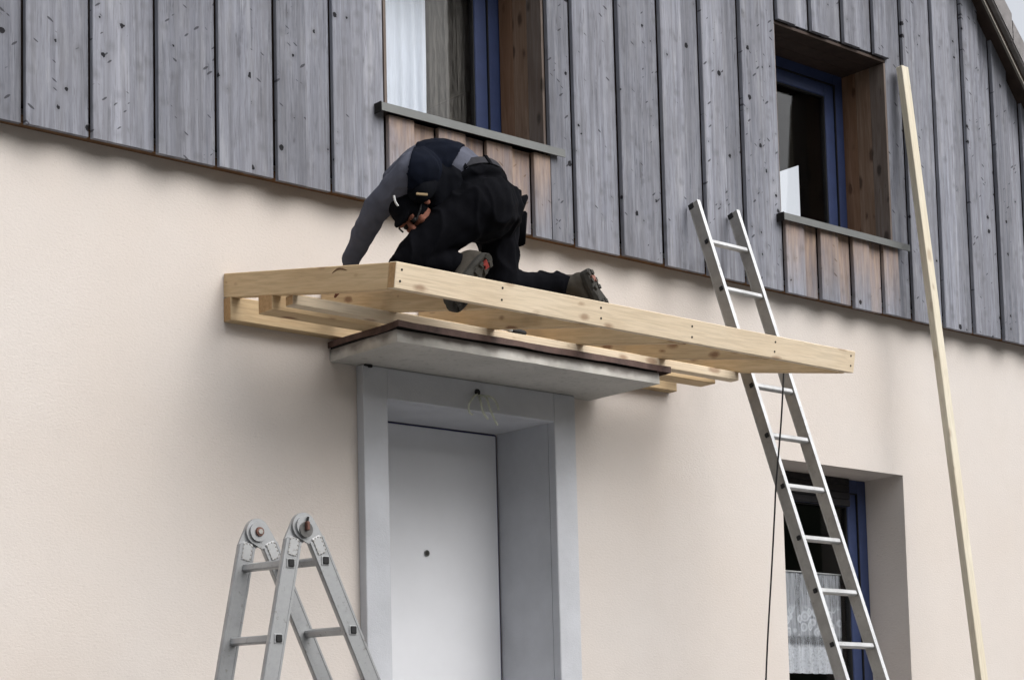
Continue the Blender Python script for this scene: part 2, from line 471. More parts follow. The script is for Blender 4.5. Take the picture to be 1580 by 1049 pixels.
def net_mat(name, colour, alpha_lo, alpha_hi, lace=False):
    t = NT(name)
    tc = t.n('TexCoord')
    v = tc.outputs['Object']
    pleat = t.noise(t.coords((1, 1, 0.02), rand=False), 46, 3, 0.6)
    weave = t.noise(t.coords((1, 1, 0.10), rand=False), 150, 2, 0.6)
    a = t.math('ADD', t.math('MULTIPLY', t.ramp(pleat, [(0.35, 0.0), (0.68, 1.0)]), 0.6), t.math('MULTIPLY', t.ramp(weave, [(0.4, 0.0), (0.65, 1.0)]), 0.4))
    if lace:
        se = t.n('SeparateXYZ', i_0=v)
        vo = t.n('TexVoronoi', i_Vector=t.coords((1, 1, 1), rand=False), i_Scale=17.0, feature='F1')
        ring = t.ramp(vo.outputs['Distance'], [(0.0, 0.9), (0.28, 0.25), (0.42, 1.0), (0.55, 0.1)])
        fine = t.ramp(t.noise(t.coords(rand=False), 75, 3, 0.7), [(0.42, 0.0), (0.6, 1.0)])
        # lace bands: flower band, then denser band along the hem
        band = t.n('MapRange', i_0=se.outputs[2]); band.inputs[1].default_value = 2.60; band.inputs[2].default_value = 2.56
        band2 = t.n('MapRange', i_0=se.outputs[2]); band2.inputs[1].default_value = 2.42; band2.inputs[2].default_value = 2.40
        band3 = t.n('MapRange', i_0=se.outputs[2]); band3.inputs[1].default_value = 2.365; band3.inputs[2].default_value = 2.335
        fl = t.math('MULTIPLY', t.math('SUBTRACT', band.outputs[0], band2.outputs[0]), t.math('MULTIPLY', ring, 0.75))
        hem = t.math('MULTIPLY', band3.outputs[0], t.math('ADD', t.math('MULTIPLY', fine, 0.6), 0.35))
        a = t.math('ADD', t.math('MULTIPLY', a, 0.75), t.math('ADD', fl, hem))
        gap = t.math('SUBTRACT', band2.outputs[0], band3.outputs[0])
        a = t.math('SUBTRACT', a, t.math('MULTIPLY', gap, 0.25))
    r = t.n('MapRange', i_0=a); r.inputs[3].default_value = alpha_lo; r.inputs[4].default_value = alpha_hi
    t.base(colour)
    t.t.links.new(r.outputs[0], t.b.inputs['Alpha'])
    return t.pr(0.9, 0.1)
M['lace'] = net_mat('white_lace', (0.56, 0.59, 0.64), 0.26, 0.9, True)
M['net'] = net_mat('grey_net', (0.40, 0.38, 0.35), 0.0, 0.42)
M['reflected_sky'] = net_mat('reflected_sky_white', (0.60, 0.655, 0.74), 0.82, 1.0)  # bluish white of the reflected sky put into a sheet's colour

# ------------------------------------------------------------------ ground
bm = bmesh.new()
bmesh.ops.create_grid(bm, x_segments=8, y_segments=8, size=400)
g = obj('ground', bm, M['ground'])
tag(g, 'grey gravel yard in front of the house', 'ground', kind='structure')

bm = bmesh.new()
nh_, rows_ = 96, 6
hg = []
for i in range(nh_+1):
    a = rad(178) + rad(184)*i/nh_
    line = []
    for k in range(rows_+1):
        t_ = k/rows_
        rr = 38 + 34*t_
        hh = 27*t_**0.8*(0.85+0.3*noise.noise(Vector((i*0.13, k*0.4, 2.0)))) + (1.6*noise.noise(Vector((i*0.9, k*1.7, 7.0))) if k else -0.3)
        line.append(bm.verts.new((6+rr*math.cos(a), -2+rr*math.sin(a), hh)))
    hg.append(line)
for i in range(nh_):
    for k in range(rows_):
        bm.faces.new((hg[i][k], hg[i+1][k], hg[i+1][k+1], hg[i][k+1]))
hl = obj('added_hillside', bm, M['added_hill'], None, True)  # added out of view to block low sky light and darken the panes
tag(hl, 'added dark wooded slope, out of view, that blocks low sky light and that the window panes mirror', 'added_hillside', kind='structure')

# ------------------------------------------------------------------ house
house = empty('house', (6, 0, 0), 'pink plastered house with weathered grey board cladding on its gable', 'house')
R_SL = 1.157
def roof_z(x, off=0.0): return 6.333 - R_SL*(x-10.396) + off
CL_B = 4.318                       # lower edge of the cladding
HOLES = [(5.478, 6.551, 1.32, 3.40), (8.335, 9.446, 1.85, 3.373), (5.478, 6.516, 4.758, 5.924), (8.308, 9.343, 4.750, 5.924)]

def wall_mesh(x0, x1, zb, ztop, holes, y0, y1, close_top=True):
    bm = bmesh.new()
    xs = sorted({x0, x1, *[h[i] for h in holes for i in (0, 1)]})
    cache = {}
    def V(x, y, z):
        k = (round(x, 4), round(y, 4), round(z, 4))
        if k not in cache: cache[k] = bm.verts.new((x, y, z))
        return cache[k]
    for a, b in zip(xs, xs[1:]):
        hs_ = sorted([h for h in holes if h[0] <= a+1e-6 and h[1] >= b-1e-6], key=lambda h: h[2])
        segs, z = [], zb
        for h in hs_:
            segs.append((z, z, h[2], h[2])); z = h[3]
        segs.append((z, z, ztop(a), ztop(b)))
        for za0, zb0, za1, zb1 in segs:
            for y, flip in ((y0, False), (y1, True)):
                f = [V(a, y, za0), V(b, y, zb0), V(b, y, zb1), V(a, y, za1)]
                bm.faces.new(f[::-1] if flip else f)
    for h in holes:
        q = [(h[0], h[2]), (h[1], h[2]), (h[1], h[3]), (h[0], h[3])]
        for (xa, za), (xb, zb_) in zip(q, q[1:]+q[:1]):
            bm.faces.new([V(xa, y0, za), V(xa, y1, za), V(xb, y1, zb_), V(xb, y0, zb_)])
    return bm

obj('wall', wall_mesh(1.0, 12.4, 0.0, lambda x: 4.42, HOLES[:2], 0.0, 0.42), M['plaster'], house)
# timber gable wall behind the boards
backing = obj('cladding', wall_mesh(1.0, 12.4, 4.424, lambda x: min(7.6, roof_z(x, 0.02)), HOLES[2:], -0.058, 0.32), M['barge'], house)

# boards: proud cover boards over recessed base boards
J = [2.380, 2.696, 3.012, 3.328, 3.641, 3.952, 4.271, 4.584, 4.897, 5.215, 5.537, 5.845, 6.158, 6.470, 6.768, 7.103, 7.429, 7.758, 8.088, 8.418, 8.722, 9.024, 9.315, 9.600, 9.914, 10.227, 10.539, 10.85, 11.16, 11.47, 11.78]
def board_mat_for(x0, x1, z1, cover):
    return M['board'] if cover else M['base_board']
M['sill_board1'] = grey_board_mat('sheltered_board_a', 0.85, 1.12, 0.0, 0.42)
M['sill_base1'] = grey_board_mat('sheltered_base_board_a', 1.0, 1.05, 0.0, 0.62)
def add_board(x0, x1, y0, y1, z0, z1, z1b, mat):
    o_z = z1
    bm = bmesh.new()
    cx = (x0+x1)/2
    j = [random.uniform(-0.0015, 0.0015) for _ in range(4)]
    zt0 = z1-o_z; zt1 = z1b-o_z
    b0 = z0-o_z
    add_hex(bm, [(x0-cx+j[0], y0, b0), (x1-cx+j[1], y0, b0), (x1-cx+j[1], y1, b0), (x0-cx+j[0], y1, b0),
                 (x0-cx+j[2], y0, zt0), (x1-cx+j[3], y0, zt1), (x1-cx+j[3], y1, zt1), (x0-cx+j[2], y1, zt0)])
    es = [e for e in bm.edges if abs(e.verts[0].co.z-e.verts[1].co.z) > 0.2 and max(e.verts[0].co.y, e.verts[1].co.y) < y0+0.001]
    if es: bmesh.ops.bevel(bm, geom=es, offset=0.0025, segments=1, affect='EDGES')
    me = bpy.data.meshes.new('board'); bm.to_mesh(me); bm.free()
    me.materials.append(mat)
    o = place('board', me, Matrix.Translation((cx, 0, o_z)), backing)
    return o
def run_board(x0, x1, y0, y1, zb, cover):
    spans = [(zb, None)]
    for h in HOLES[2:]:
        if x1 > h[0]+0.03 and x0 < h[1]-0.03:
            spans = [(zb, h[2]-0.005), (h[3]+0.004, None)]
            lx0, lx1 = x0, x1
    for z0, z1 in spans:
        if z1 is None:
            if z0 > 5 and not cover: z0 += 0.0085
            ta, tb = min(7.55, roof_z(x0, 0.0)), min(7.55, roof_z(x1, 0.0))
            if min(ta, tb) < z0+0.05: continue
            mt = M['board'] if cover else M['base_board']
        else:
            ta = tb = z1
            mt = M['sill_board1'] if cover else M['sill_base1']
        add_board(x0, x1, y0, y1, z0, ta, tb, mt)
J = [q*0.98886 for q in J]
for i, (a, b) in enumerate(zip(J, J[1:])):
    wdt = b-a
    ct = -0.108 + random.uniform(-0.003, 0.003)
    zb = CL_B + random.uniform(-0.005, 0.005)
    cw = wdt*random.uniform(0.50, 0.56)
    x0, x1 = a+0.004, a+0.004+cw
    b0, b1 = a+cw-0.014, b-0.0035
    for h in HOLES[2:]:                 # the boards end at the window reveal
        if x0 < h[1] < x1+0.03: pass
    # cut boards that straddle a window's edge so that no board hangs into the opening
    def pieces(p0, p1):
        out = [(p0, p1)]
        for h in HOLES[2:]:
            nx = []
            for q0, q1 in out:
                for e in (h[0], h[1]):
                    if q0+0.02 < e < q1-0.02:
                        nx += [(q0, e-0.002), (e+0.002, q1)]; break
                else: nx.append((q0, q1))
            out = nx
        return out
    if a > 1.0:
        for p0, p1 in pieces(x0, x1): run_board(p0, p1, ct, -0.0845, zb, True)
        for p0, p1 in pieces(b0, b1): run_board(p0, p1, -0.084+random.uniform(0.0, 0.002), -0.060, zb+0.0085+random.uniform(-0.001, 0.001), False)

box('closing_batten', 1.0, 12.4, -0.0575, -0.002, 4.338, 4.372, M['closing'], backing)
# roof verge
roof = None
def slope_prism(bm, xa, xb, y0, y1, o0, o1, o0b=None, o1b=None):
    o0b = o0 if o0b is None else o0b; o1b = o1 if o1b is None else o1b
    return add_hex(bm, [(xa, y0, roof_z(xa, o0)), (xb, y0, roof_z(xb, o0b)), (xb, y1, roof_z(xb, o0b)), (xa, y1, roof_z(xa, o0)),
                 (xa, y0, roof_z(xa, o1)), (xb, y0, roof_z(xb, o1b)), (xb, y1, roof_z(xb, o1b)), (xa, y1, roof_z(xa, o1))])
bm = bmesh.new()
slope_prism(bm, 9.0, 12.6, -0.172, 0.9, 0.004, 0.15)
slope_prism(bm, 9.0, 12.6, 2.9, 6.0, 0.004, 0.15)
slope_prism(bm, 9.0, 9.88, 0.9, 2.9, 0.004, 0.15)  # roof left open beside this strip so sky reaches the attic hole
roof = obj('roof', bm, M['barge'], house)
bm = bmesh.new(); slope_prism(bm, 9.0, 12.6, -0.20, -0.174, -0.045, 0.19)
obj('barge_board', bm, M['barge'], roof)
bm = bmesh.new(); slope_prism(bm, 9.0, 12.6, -0.214, -0.198, -0.062, -0.046)
obj('drip_edge', bm, M['drip'], roof)
x = 9.02
while x < 12.4:
    bm = bmesh.new()
    xe = x+0.30
    slope_prism(bm, x, xe, -0.242, 0.35, 0.020, 0.185, 0.026, 0.222)
    bmesh.ops.bevel(bm, geom=list(bm.edges), offset=0.008, segments=2, affect='EDGES')
    obj('verge_tile', bm, M['tile'], roof)
    x += 0.292

# rooms behind the windows
def room_mesh(x0, x1, y0, y1, z0, z1, hole=None):
    bm = bmesh.new()
    P = lambda *a: bm.verts.new(a)
    def q(*pts): bm.faces.new([P(*p) for p in pts])
    q((x0,y0,z0),(x1,y0,z0),(x1,y1,z0),(x0,y1,z0))
    q((x0,y0,z1),(x0,y1,z1),(x1,y1,z1),(x1,y0,z1))
    q((x0,y0,z0),(x0,y1,z0),(x0,y1,z1),(x0,y0,z1))
    q((x0,y1,z0),(x1,y1,z0),(x1,y1,z1),(x0,y1,z1))
    if not hole:
        q((x1,y0,z0),(x1,y0,z1),(x1,y1,z1),(x1,y1,z0))
    else:
        ya, yb, za, zb = hole
        q((x1,y0,z0),(x1,y0,z1),(x1,ya,z1),(x1,ya,z0))
        q((x1,yb,z0),(x1,yb,z1),(x1,y1,z1),(x1,y1,z0))
        q((x1,ya,z0),(x1,ya,za),(x1,yb,za),(x1,yb,z0))
        q((x1,ya,zb),(x1,ya,z1),(x1,yb,z1),(x1,yb,zb))
    return bm
obj('attic_room', room_mesh(4.6, 9.9, 0.325, 5.0, 4.45, 7.1, (1.10, 1.32, 5.27, 5.675)), M['room'], house)  # side-wall hole added so sky shows as the pane's white reflection
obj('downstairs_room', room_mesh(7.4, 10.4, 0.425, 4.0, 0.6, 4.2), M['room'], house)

# windows: frame > sash, glass_pane, sill ...
def frame_mesh(x0, x1, z0, z1, y0, y1, wv, wtop=None, wbot=None, bev=0.004):
    bm = bmesh.new()
    wtop = wtop or wv; wbot = wbot or wv
    add_box(bm, x0, x0+wv, y0, y1, z0, z1, bev)
    add_box(bm, x1-wv, x1, y0, y1, z0, z1, bev)
    add_box(bm, x0+wv+0.0005, x1-wv-0.0005, y0+0.001, y1, z1-wtop, z1, bev)
    add_box(bm, x0+wv+0.0005, x1-wv-0.0005, y0+0.001, y1, z0, z0+wbot, bev)
    return bm
def window(h, yf, name_extra=None):
    x0, x1, z0, z1 = h[0]+0.001, h[1]-0.001, h[2]+0.001, h[3]-0.001
    fr = obj('window', frame_mesh(x0, x1, z0, z1, yf, yf+0.06, 0.085), M['blue'], house)
    obj('sash', frame_mesh(x0+0.072, x1-0.072, z0+0.072, z1-0.072, yf+0.012, yf+0.055, 0.095), M['blue'], fr)
    obj('seal', frame_mesh(x0+0.082, x1-0.082, z0+0.082, z1-0.082, yf-0.0012, yf+0.02, 0.007, bev=0.0005), M['rubber'], fr)
    # bead line between sash and frame
    obj('gasket', frame_mesh(x0+0.164, x1-0.164, z0+0.164, z1-0.164, yf+0.020, yf+0.05, 0.010, bev=0.001), M['rubber'], fr)
    box('glass_pane', x0+0.17, x1-0.17, yf+0.034, yf+0.040, z0+0.17, z1-0.17, M['glass'], fr)
    return fr
win1 = window(HOLES[2], 0.255)
win2 = window(HOLES[3], 0.248)
win3 = window(HOLES[1], 0.288)
# timber linings of the two gable windows: one board after the other across the depth
for wi, h in ((win1, HOLES[2]), (win2, HOLES[3])):
    for k, (ya, yb) in enumerate(((-0.082, 0.030), (0.032, 0.140), (0.142, 0.247))):
        for xx, s in ((h[1], -1), (h[0], 1)):
            mt = (M['reveal_grey'], M['reveal_mid'], M['reveal'])[k]
            mx = axes_mtx((xx+s*0.009, (ya+yb)/2, h[2]+0.002), (0, 0, 1), (1, 0, 0))
            local_box('reveal_board', h[3]-h[2]-0.026, yb-ya, 0.016, mt, mx, wi, 0.0015)
        mx = axes_mtx((h[0]+0.001, (ya+yb)/2, h[3]-0.012), (1, 0, 0))
        local_box('reveal_board', h[1]-h[0]-0.002, yb-ya, 0.018, M['barge'], mx, wi, 0.0015)
# metal sills
for wi, x0, x1, zt in ((win1, 5.417, 6.593, 4.794), (win2, 8.282, 9.432, 4.766)):
    bm = bmesh.new()
    prof = [(-0.140, zt-0.040), (-0.140, zt), (0.246, zt+0.042), (0.246, zt+0.036), (-0.134, zt-0.008), (-0.134, zt-0.040)]
    hx0, hx1 = (HOLES[2] if wi is win1 else HOLES[3])[:2]
    ra = [bm.verts.new((x0, y, z)) for y, z in prof]; rb = [bm.verts.new((x1, y, z)) for y, z in prof]
    # the part behind the cladding face stays between the reveals
    for i in (2, 3):
        ra[i].co.x = hx0+0.02; rb[i].co.x = hx1-0.02
    for i in range(6):
        j = (i+1) % 6
        bm.faces.new((ra[i], rb[i], rb[j], ra[j]))
    bm.faces.new(ra[::-1]); bm.faces.new(rb)
    sl_ = obj('sill', bm, M['sill'], wi)
    box('sill_end', x0-0.004, x0, -0.138, -0.085, zt-0.045, zt+0.004, M['felt'], sl_)

# dark strips standing for the shadow in the head of the ground floor window
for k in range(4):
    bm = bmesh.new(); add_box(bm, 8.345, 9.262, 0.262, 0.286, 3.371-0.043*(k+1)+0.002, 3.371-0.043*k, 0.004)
    obj('head_shadow_strip', bm, M['head_shadow'], win3)
# curtains
def drape(name, x0, x1, y, z0, z1, mat, folds, amp, n=60, sag=0.0):
    bm = bmesh.new()
    rows = 10
    grid = []
    for i in range(n+1):
        u = i/n
        colv = []
        for k in range(rows+1):
            tt = k/rows
            a = amp*(0.35+0.65*(1-tt))
            yy = y + a*math.sin(u*folds*2*math.pi + 1.3*math.sin(u*7)) + 0.3*a*math.sin(u*folds*5.1+tt*2)
            colv.append(bm.verts.new((x0+(x1-x0)*u + 0.004*math.sin(u*31+tt*3), yy, z0+(z1-z0)*tt + (0.002*math.sin(u*folds*6.28) if k == 0 else 0))))
        grid.append(colv)
    for i in range(n):
        for k in range(rows):
            bm.faces.new((grid[i][k], grid[i+1][k], grid[i+1][k+1], grid[i][k+1]))
    return obj(name, bm, mat, None, True)
c1 = drape('curtain', 5.53, 6.072, 0.335, 4.85, 5.87, M['reflected_sky'], 7, 0.010)  # sheet coloured like the sky reflected in the glass
tag(c1, 'pale bluish sheet standing in for the sky reflected in one side of the big gable window above the worker', 'curtain')
c2 = drape('curtain', 6.075, 6.47, 0.352, 4.85, 5.87, M['net'], 9, 0.008)
tag(c2, 'dark see-through net curtain beside the white sky reflection in the gable window', 'curtain')
c3 = drape('curtain', 8.40, 9.272, 0.375, 2.185, 2.795, M['lace'], 11, 0.008, 120)
tag(c3, 'white lace cafe curtain half covering the ground floor window behind the long ladder', 'curtain')
bm = bmesh.new(); add_tube(bm, [(8.38, 0.372, 2.792), (9.274, 0.372, 2.792)], 0.005, 8)
obj('curtain_rod', bm, M['alu_bright'], c3)

# door and its surround
bm = bmesh.new()
YS = -0.055
X0, X1, ZT = 5.478, 6.551, 3.40
add_box(bm, 5.342, X0+0.006, YS, -0.001, 0.0, 3.541, 0.003)
add_box(bm, X1-0.006, 6.690, YS, -0.001, 0.0, 3.541, 0.004)
add_box(bm, X0+0.0065, X1-0.0065, YS+0.001, -0.001, ZT-0.006, 3.541, 0.003)
sur = obj('door_surround', bm, M['surround'], house)
# painted reveal lining inside the opening
bm = bmesh.new()
add_box(bm, X0-0.0, X0+0.006, -0.0005, 0.395, 1.34, ZT-0.007)
add_box(bm, X1-0.006, X1, -0.0005, 0.395, 1.34, ZT-0.007)
add_box(bm, X0+0.0062, X1-0.0062, -0.0005, 0.395, ZT-0.0062, ZT)
obj('door_reveal', bm, M['reveal_paint'], house)
dfr = obj('door_frame', frame_mesh(X0+0.007, X1-0.007, 1.34, ZT-0.007, 0.398, 0.44, 0.03), M['dark_blue'], house)
door = box('door', X0+0.018, X1-0.018, 0.392, 0.432, 1.35, ZT-0.016, M['door'], house, 0.002)
bm = bmesh.new()
add_disc(bm, (6.055, 0.394, 2.742), (0, -1, 0), 0.013, 0.008, 14)
ph = obj('peephole', bm, M['screw'], door)
bm = bmesh.new()
add_tube(bm, [(6.055+0.014*math.cos(a*math.pi/8), 0.387, 2.742+0.014*math.sin(a*math.pi/8)) for a in range(17)], 0.0025, 6)
obj('rim', bm, M['sill'], ph)

# old concrete canopy slab over the door
bm = bmesh.new()
SX0, SX1, SY = 5.192, 6.842, -0.515
SZ = 3.543
n = 26
def slab_pt(u): return SX0 + (SX1-SX0)*u
lo, hi = [], []
for i in range(n+1):
    u = i/n
    e = 0.003*noise.noise(Vector((u*14, 1.3, 0)))
    lo.append((bm.verts.new((slab_pt(u), SY+e, SZ+0.002*noise.noise(Vector((u*9, 5, 0))))), bm.verts.new((slab_pt(u), -0.002, SZ))))
    hi.append((bm.verts.new((slab_pt(u), SY+e+0.004, SZ+0.056)), bm.verts.new((slab_pt(u), -0.002, SZ+0.056))))
for i in range(n):
    bm.faces.new((lo[i][0], lo[i][1], lo[i+1][1], lo[i+1][0]))
    bm.faces.new((hi[i][0], hi[i+1][0], hi[i+1][1], hi[i][1]))
    bm.faces.new((lo[i][0], lo[i+1][0], hi[i+1][0], hi[i][0]))
for i in (0, n):
    f = [lo[i][0], hi[i][0], hi[i][1], lo[i][1]]
    bm.faces.new(f)
bmesh.ops.recalc_face_normals(bm, faces=bm.faces)
slab = obj('canopy_slab', bm, M['slab'], house)
slab.data.materials.append(M['slab_edge'])
for p in slab.data.polygons:
    if p.normal.y < -0.7 or p.normal.x < -0.7: p.material_index = 1
# black felt and the rusty, slightly buckled sheet on top
box('felt_strip', SX0+0.004, SX1-0.004, SY+0.012, -0.003, SZ+0.058, SZ+0.074, M['felt'], slab)
bm = bmesh.new()
def sheet_pt(x, y, dz, lip=0): 
    return (x, y, SZ+0.078+dz + 0.0045*noise.noise(Vector((x*3.1, y*4, 0.3))) + 0.002*noise.noise(Vector((x*13, y*9, 2.3))))
nx, ny = 40, 6
xa, xb, ya, yb = SX0-0.012, SX1+0.062, SY-0.022, -0.004
for layer in (0.012, 0.0):
    gv = [[bm.verts.new(sheet_pt(xa+(xb-xa)*i/nx, ya+(yb-ya)*j/ny, layer)) for j in range(ny+1)] for i in range(nx+1)]
    for i in range(nx):
        for j in range(ny):
            f = (gv[i][j], gv[i+1][j], gv[i+1][j+1], gv[i][j+1])
            bm.faces.new(f if layer else f[::-1])
    if layer: top = gv
    else: bot = gv
# drip lip hanging down along the front and the two ends
def lip(seq):
    prev = None
    for a, b in seq:
        low = bm.verts.new((a.co.x, a.co.y, a.co.z-0.030+0.006*noise.noise(Vector((a.co.x*6, a.co.y*6, 4)))))
        if prev:
            bm.faces.new((prev[0], a, low, prev[1]))
        prev = (a, low)
lip([(top[i][0], bot[i][0]) for i in range(nx+1)])
lip([(top[0][j], bot[0][j]) for j in range(ny+1)])
lip([(top[nx][j], bot[nx][j]) for j in range(ny+1)])
obj('flashing', bm, M['flashing'], slab)
# broken-out corner as an added dark piece where slab meets wall
bm = bmesh.new()
add_box(bm, 5.345, 5.390, -0.070, -0.056, 3.533, 3.542, 0.003)
add_box(bm, 5.365, 5.385, -0.075, -0.060, 3.528, 3.534, 0.002)
obj('dark_chip', bm, M['rubber'], slab)

# loose lamp wires hanging from the lintel
bm = bmesh.new()
add_disc(bm, (6.035, YS-0.001, 3.487), (0, -1, 0), 0.016, 0.006, 12)
wires = obj('loose_wires', bm, M['rubber'])
tag(wires, 'loose pale lamp wires dangling from a hole in the lintel over the door', 'wires')
for pts in ([(6.045, -0.062, 3.472), (6.055, -0.10, 3.455), (6.065, -0.115, 3.40), (6.095, -0.115, 3.345), (6.115, -0.11, 3.325)],
            [(6.050, -0.062, 3.470), (6.085, -0.10, 3.462), (6.115, -0.11, 3.43), (6.125, -0.11, 3.40)],
            [(6.030, -0.062, 3.474), (5.985, -0.09, 3.455), (5.945, -0.10, 3.41), (5.945, -0.10, 3.375), (5.965, -0.10, 3.36)],
            [(6.040, -0.062, 3.470), (6.010, -0.11, 3.43), (6.020, -0.115, 3.38), (6.050, -0.115, 3.345)]):
    bm = bmesh.new(); add_tube(bm, smooth_curve(pts, 6), 0.0056, 7)
    obj('wire', bm, M['wire'], wires, True)

# ------------------------------------------------------------------ timber canopy frame
DR = 0.179                                                   # fall of the rafters
frame = empty('canopy_frame', (6.0, -0.6, 3.63), 'new pale timber canopy frame with sloping rafters above the door', 'timber frame')
RX = [4.642, 5.172, 5.745, 6.310, 6.872, 7.432]
def top_z(y): return 3.873 + DR*y
rdir = Vector((0, -1, -DR)).normalized()
rl = 1.205/ (1/math.sqrt(1+DR*DR))
rme = None
for i, rx in enumerate(RX):
    upv = Vector((0, -DR, 1)).normalized()
    start = Vector((rx, -0.004, top_z(-0.004))) - upv*0.0535
    mx = axes_mtx(start, rdir, upv)
    if rme is None:
        o = local_box('rafter', rl, 0.048, 0.107, M['timber'], mx, frame, 0.003); rme = o.data
    else:
        o = place('rafter', rme, mx, frame)
# front beam, its left end grain shows
up = Vector((0, -DR, 1)).normalized()
nrm = Vector((0, -1, -DR)).normalized()
YF = -1.257
fc = Vector((4.618, YF, 3.6505)) - up*0.053 - nrm*0.024
fb = local_box('front_beam', 2.848, 0.048, 0.106, M['fascia_timber'], axes_mtx(fc, (1, 0, 0), up), frame, 0.0025, True)
for i, rx in enumerate(RX):
    for k, h in enumerate(((0.024, -0.022), (0.029, -0.020), (0.026, -0.019), (0.022, -0.026), (0.024, -0.021), (0.028, -0.020))[i]):
        bm = bmesh.new()
        c = Vector((rx+random.uniform(-0.008, 0.008), 0, 0)) + Vector((0, fc.y, fc.z)) + nrm*0.0235 + up*h
        add_disc(bm, c, nrm, 0.0052, 0.0015, 10)
        obj('screw', bm, M['screw'], fb)
# purlins and wall plate under the rafters
local_box('purlin', 2.780, 0.108, 0.086, M['timber'], axes_mtx((4.620, -0.325, 3.676), (1, 0, 0)), frame, 0.003, True)
local_box('purlin', 2.800, 0.058, 0.044, M['fascia_timber'], axes_mtx((4.640, -0.478, 3.6545), (1, 0, 0)), frame, 0.003, True)
local_box('wall_plate', 2.824, 0.060, 0.108, M['timber'], axes_mtx((4.616, -0.0305, 3.704), (1, 0, 0)), frame, 0.003, True)

bm = bmesh.new()
ck = [Vector((4.6175, -0.925+0.10*(k/10), 3.694+0.018*math.sin(k/10*2.6)-0.008)) for k in range(11)]
add_tube(bm, ck, [0.0012+0.0035*math.sin(k/10*math.pi) for k in range(11)], 6)
raf0 = [o for o in frame.children if o.name == 'rafter'][0]
obj('split', bm, M['closing'], raf0)
# dark handled hand tool left on the lower purlin
tool = empty('hand_tool', (5.91, -0.478, 3.678), 'black handled hand tool with pale ferrule lying on the purlin above the old slab', 'tool')
bm = bmesh.new()
add_tube(bm, [(5.885, -0.492, 3.691), (5.905, -0.490, 3.692), (5.975, -0.480, 3.692), (5.985, -0.478, 3.692)], [0.011, 0.015, 0.013, 0.009], 12)
obj('handle', bm, M['rubber'], tool, True)
bm = bmesh.new(); add_tube(bm, [(5.868, -0.494, 3.691), (5.887, -0.492, 3.691)], 0.0105, 12)
obj('ferrule', bm, M['alu_bright'], tool, True)
bm = bmesh.new(); add_box(bm, 5.79, 5.870, -0.500, -0.490, 3.6865, 3.6915, 0.001)
obj('blade', bm, M['alu_dark'], tool)

# ------------------------------------------------------------------ long ladder against the cladding
lad = empty('leaning_ladder', (7.74, -1.7, 0), 'long grey aluminium ladder leaning on the board cladding right of the timber canopy frame', 'ladder')
TZ, SLN = 4.708, 0.338
def lad_y(z): return -0.184 - SLN*(TZ-z)
ldir = Vector((0, SLN, 1)).normalized()
lup = Vector((0, -1, SLN)).normalized()                       # outward, square to the ladder
LL = TZ*math.sqrt(1+SLN*SLN)
for x0 in (7.507, 7.821):
    base = Vector((x0+0.0125, lad_y(0), 0)) - lup*0.035
    L2 = LL-0.02
    bm = bmesh.new()
    # channel-shaped stile: web with two flanges
    add_box(bm, 0, L2, -0.0125, 0.0125, 0.029, 0.035, 0.001)
    add_box(bm, 0, L2, -0.0125, 0.0125, -0.035, -0.029, 0.001)
    add_box(bm, 0.001, L2-0.001, -0.0115, 0.0105, -0.0292, 0.0292)
    me = bpy.data.meshes.new('stile'); bm.to_mesh(me); bm.free(); me.materials.append(M['alu_dark'])
    me.materials.append(M['alu_bright'])
    for p in me.polygons:
        if p.center.z > 0.0335: p.material_index = 1  # outer faces brighter, sides darker: light from the front put into colour
    place('stile', me, axes_mtx(base, ldir, lup), lad)
    bm = bmesh.new(); add_box(bm, L2-0.028, L2+0.004, -0.0135, 0.0135, -0.037, -0.0, 0.002)
    me = bpy.data.meshes.new('end_cap'); bm.to_mesh(me); bm.free(); me.materials.append(M['rubber'])
    place('end_cap', me, axes_mtx(base, ldir, lup), lad)
rm = None
for k in range(16):
    z = 4.449-0.2771*k
    if z < 0.15: break
    c = Vector((7.533, lad_y(z), z)) - lup*0.022
    if rm is None:
        bm = bmesh.new(); add_box(bm, 0, 0.288, -0.0145, 0.0145, -0.014, 0.014, 0.005)
        rm = bpy.data.meshes.new('rung'); bm.to_mesh(rm); bm.free(); rm.materials.append(M['alu_mid'])
        bm = bmesh.new(); add_box(bm, -0.002, 0.001, -0.012, 0.012, -0.012, 0.012, 0.003)
        pm = bpy.data.meshes.new('rung_plug'); bm.to_mesh(pm); bm.free(); pm.materials.append(M['rubber'])
    mx = axes_mtx(c, (1, 0, 0), ldir)
    place('rung', rm, mx, lad)
    place('rung_plug', pm, axes_mtx(c-Vector((0.0270, 0, 0)), (1, 0, 0), ldir), lad)

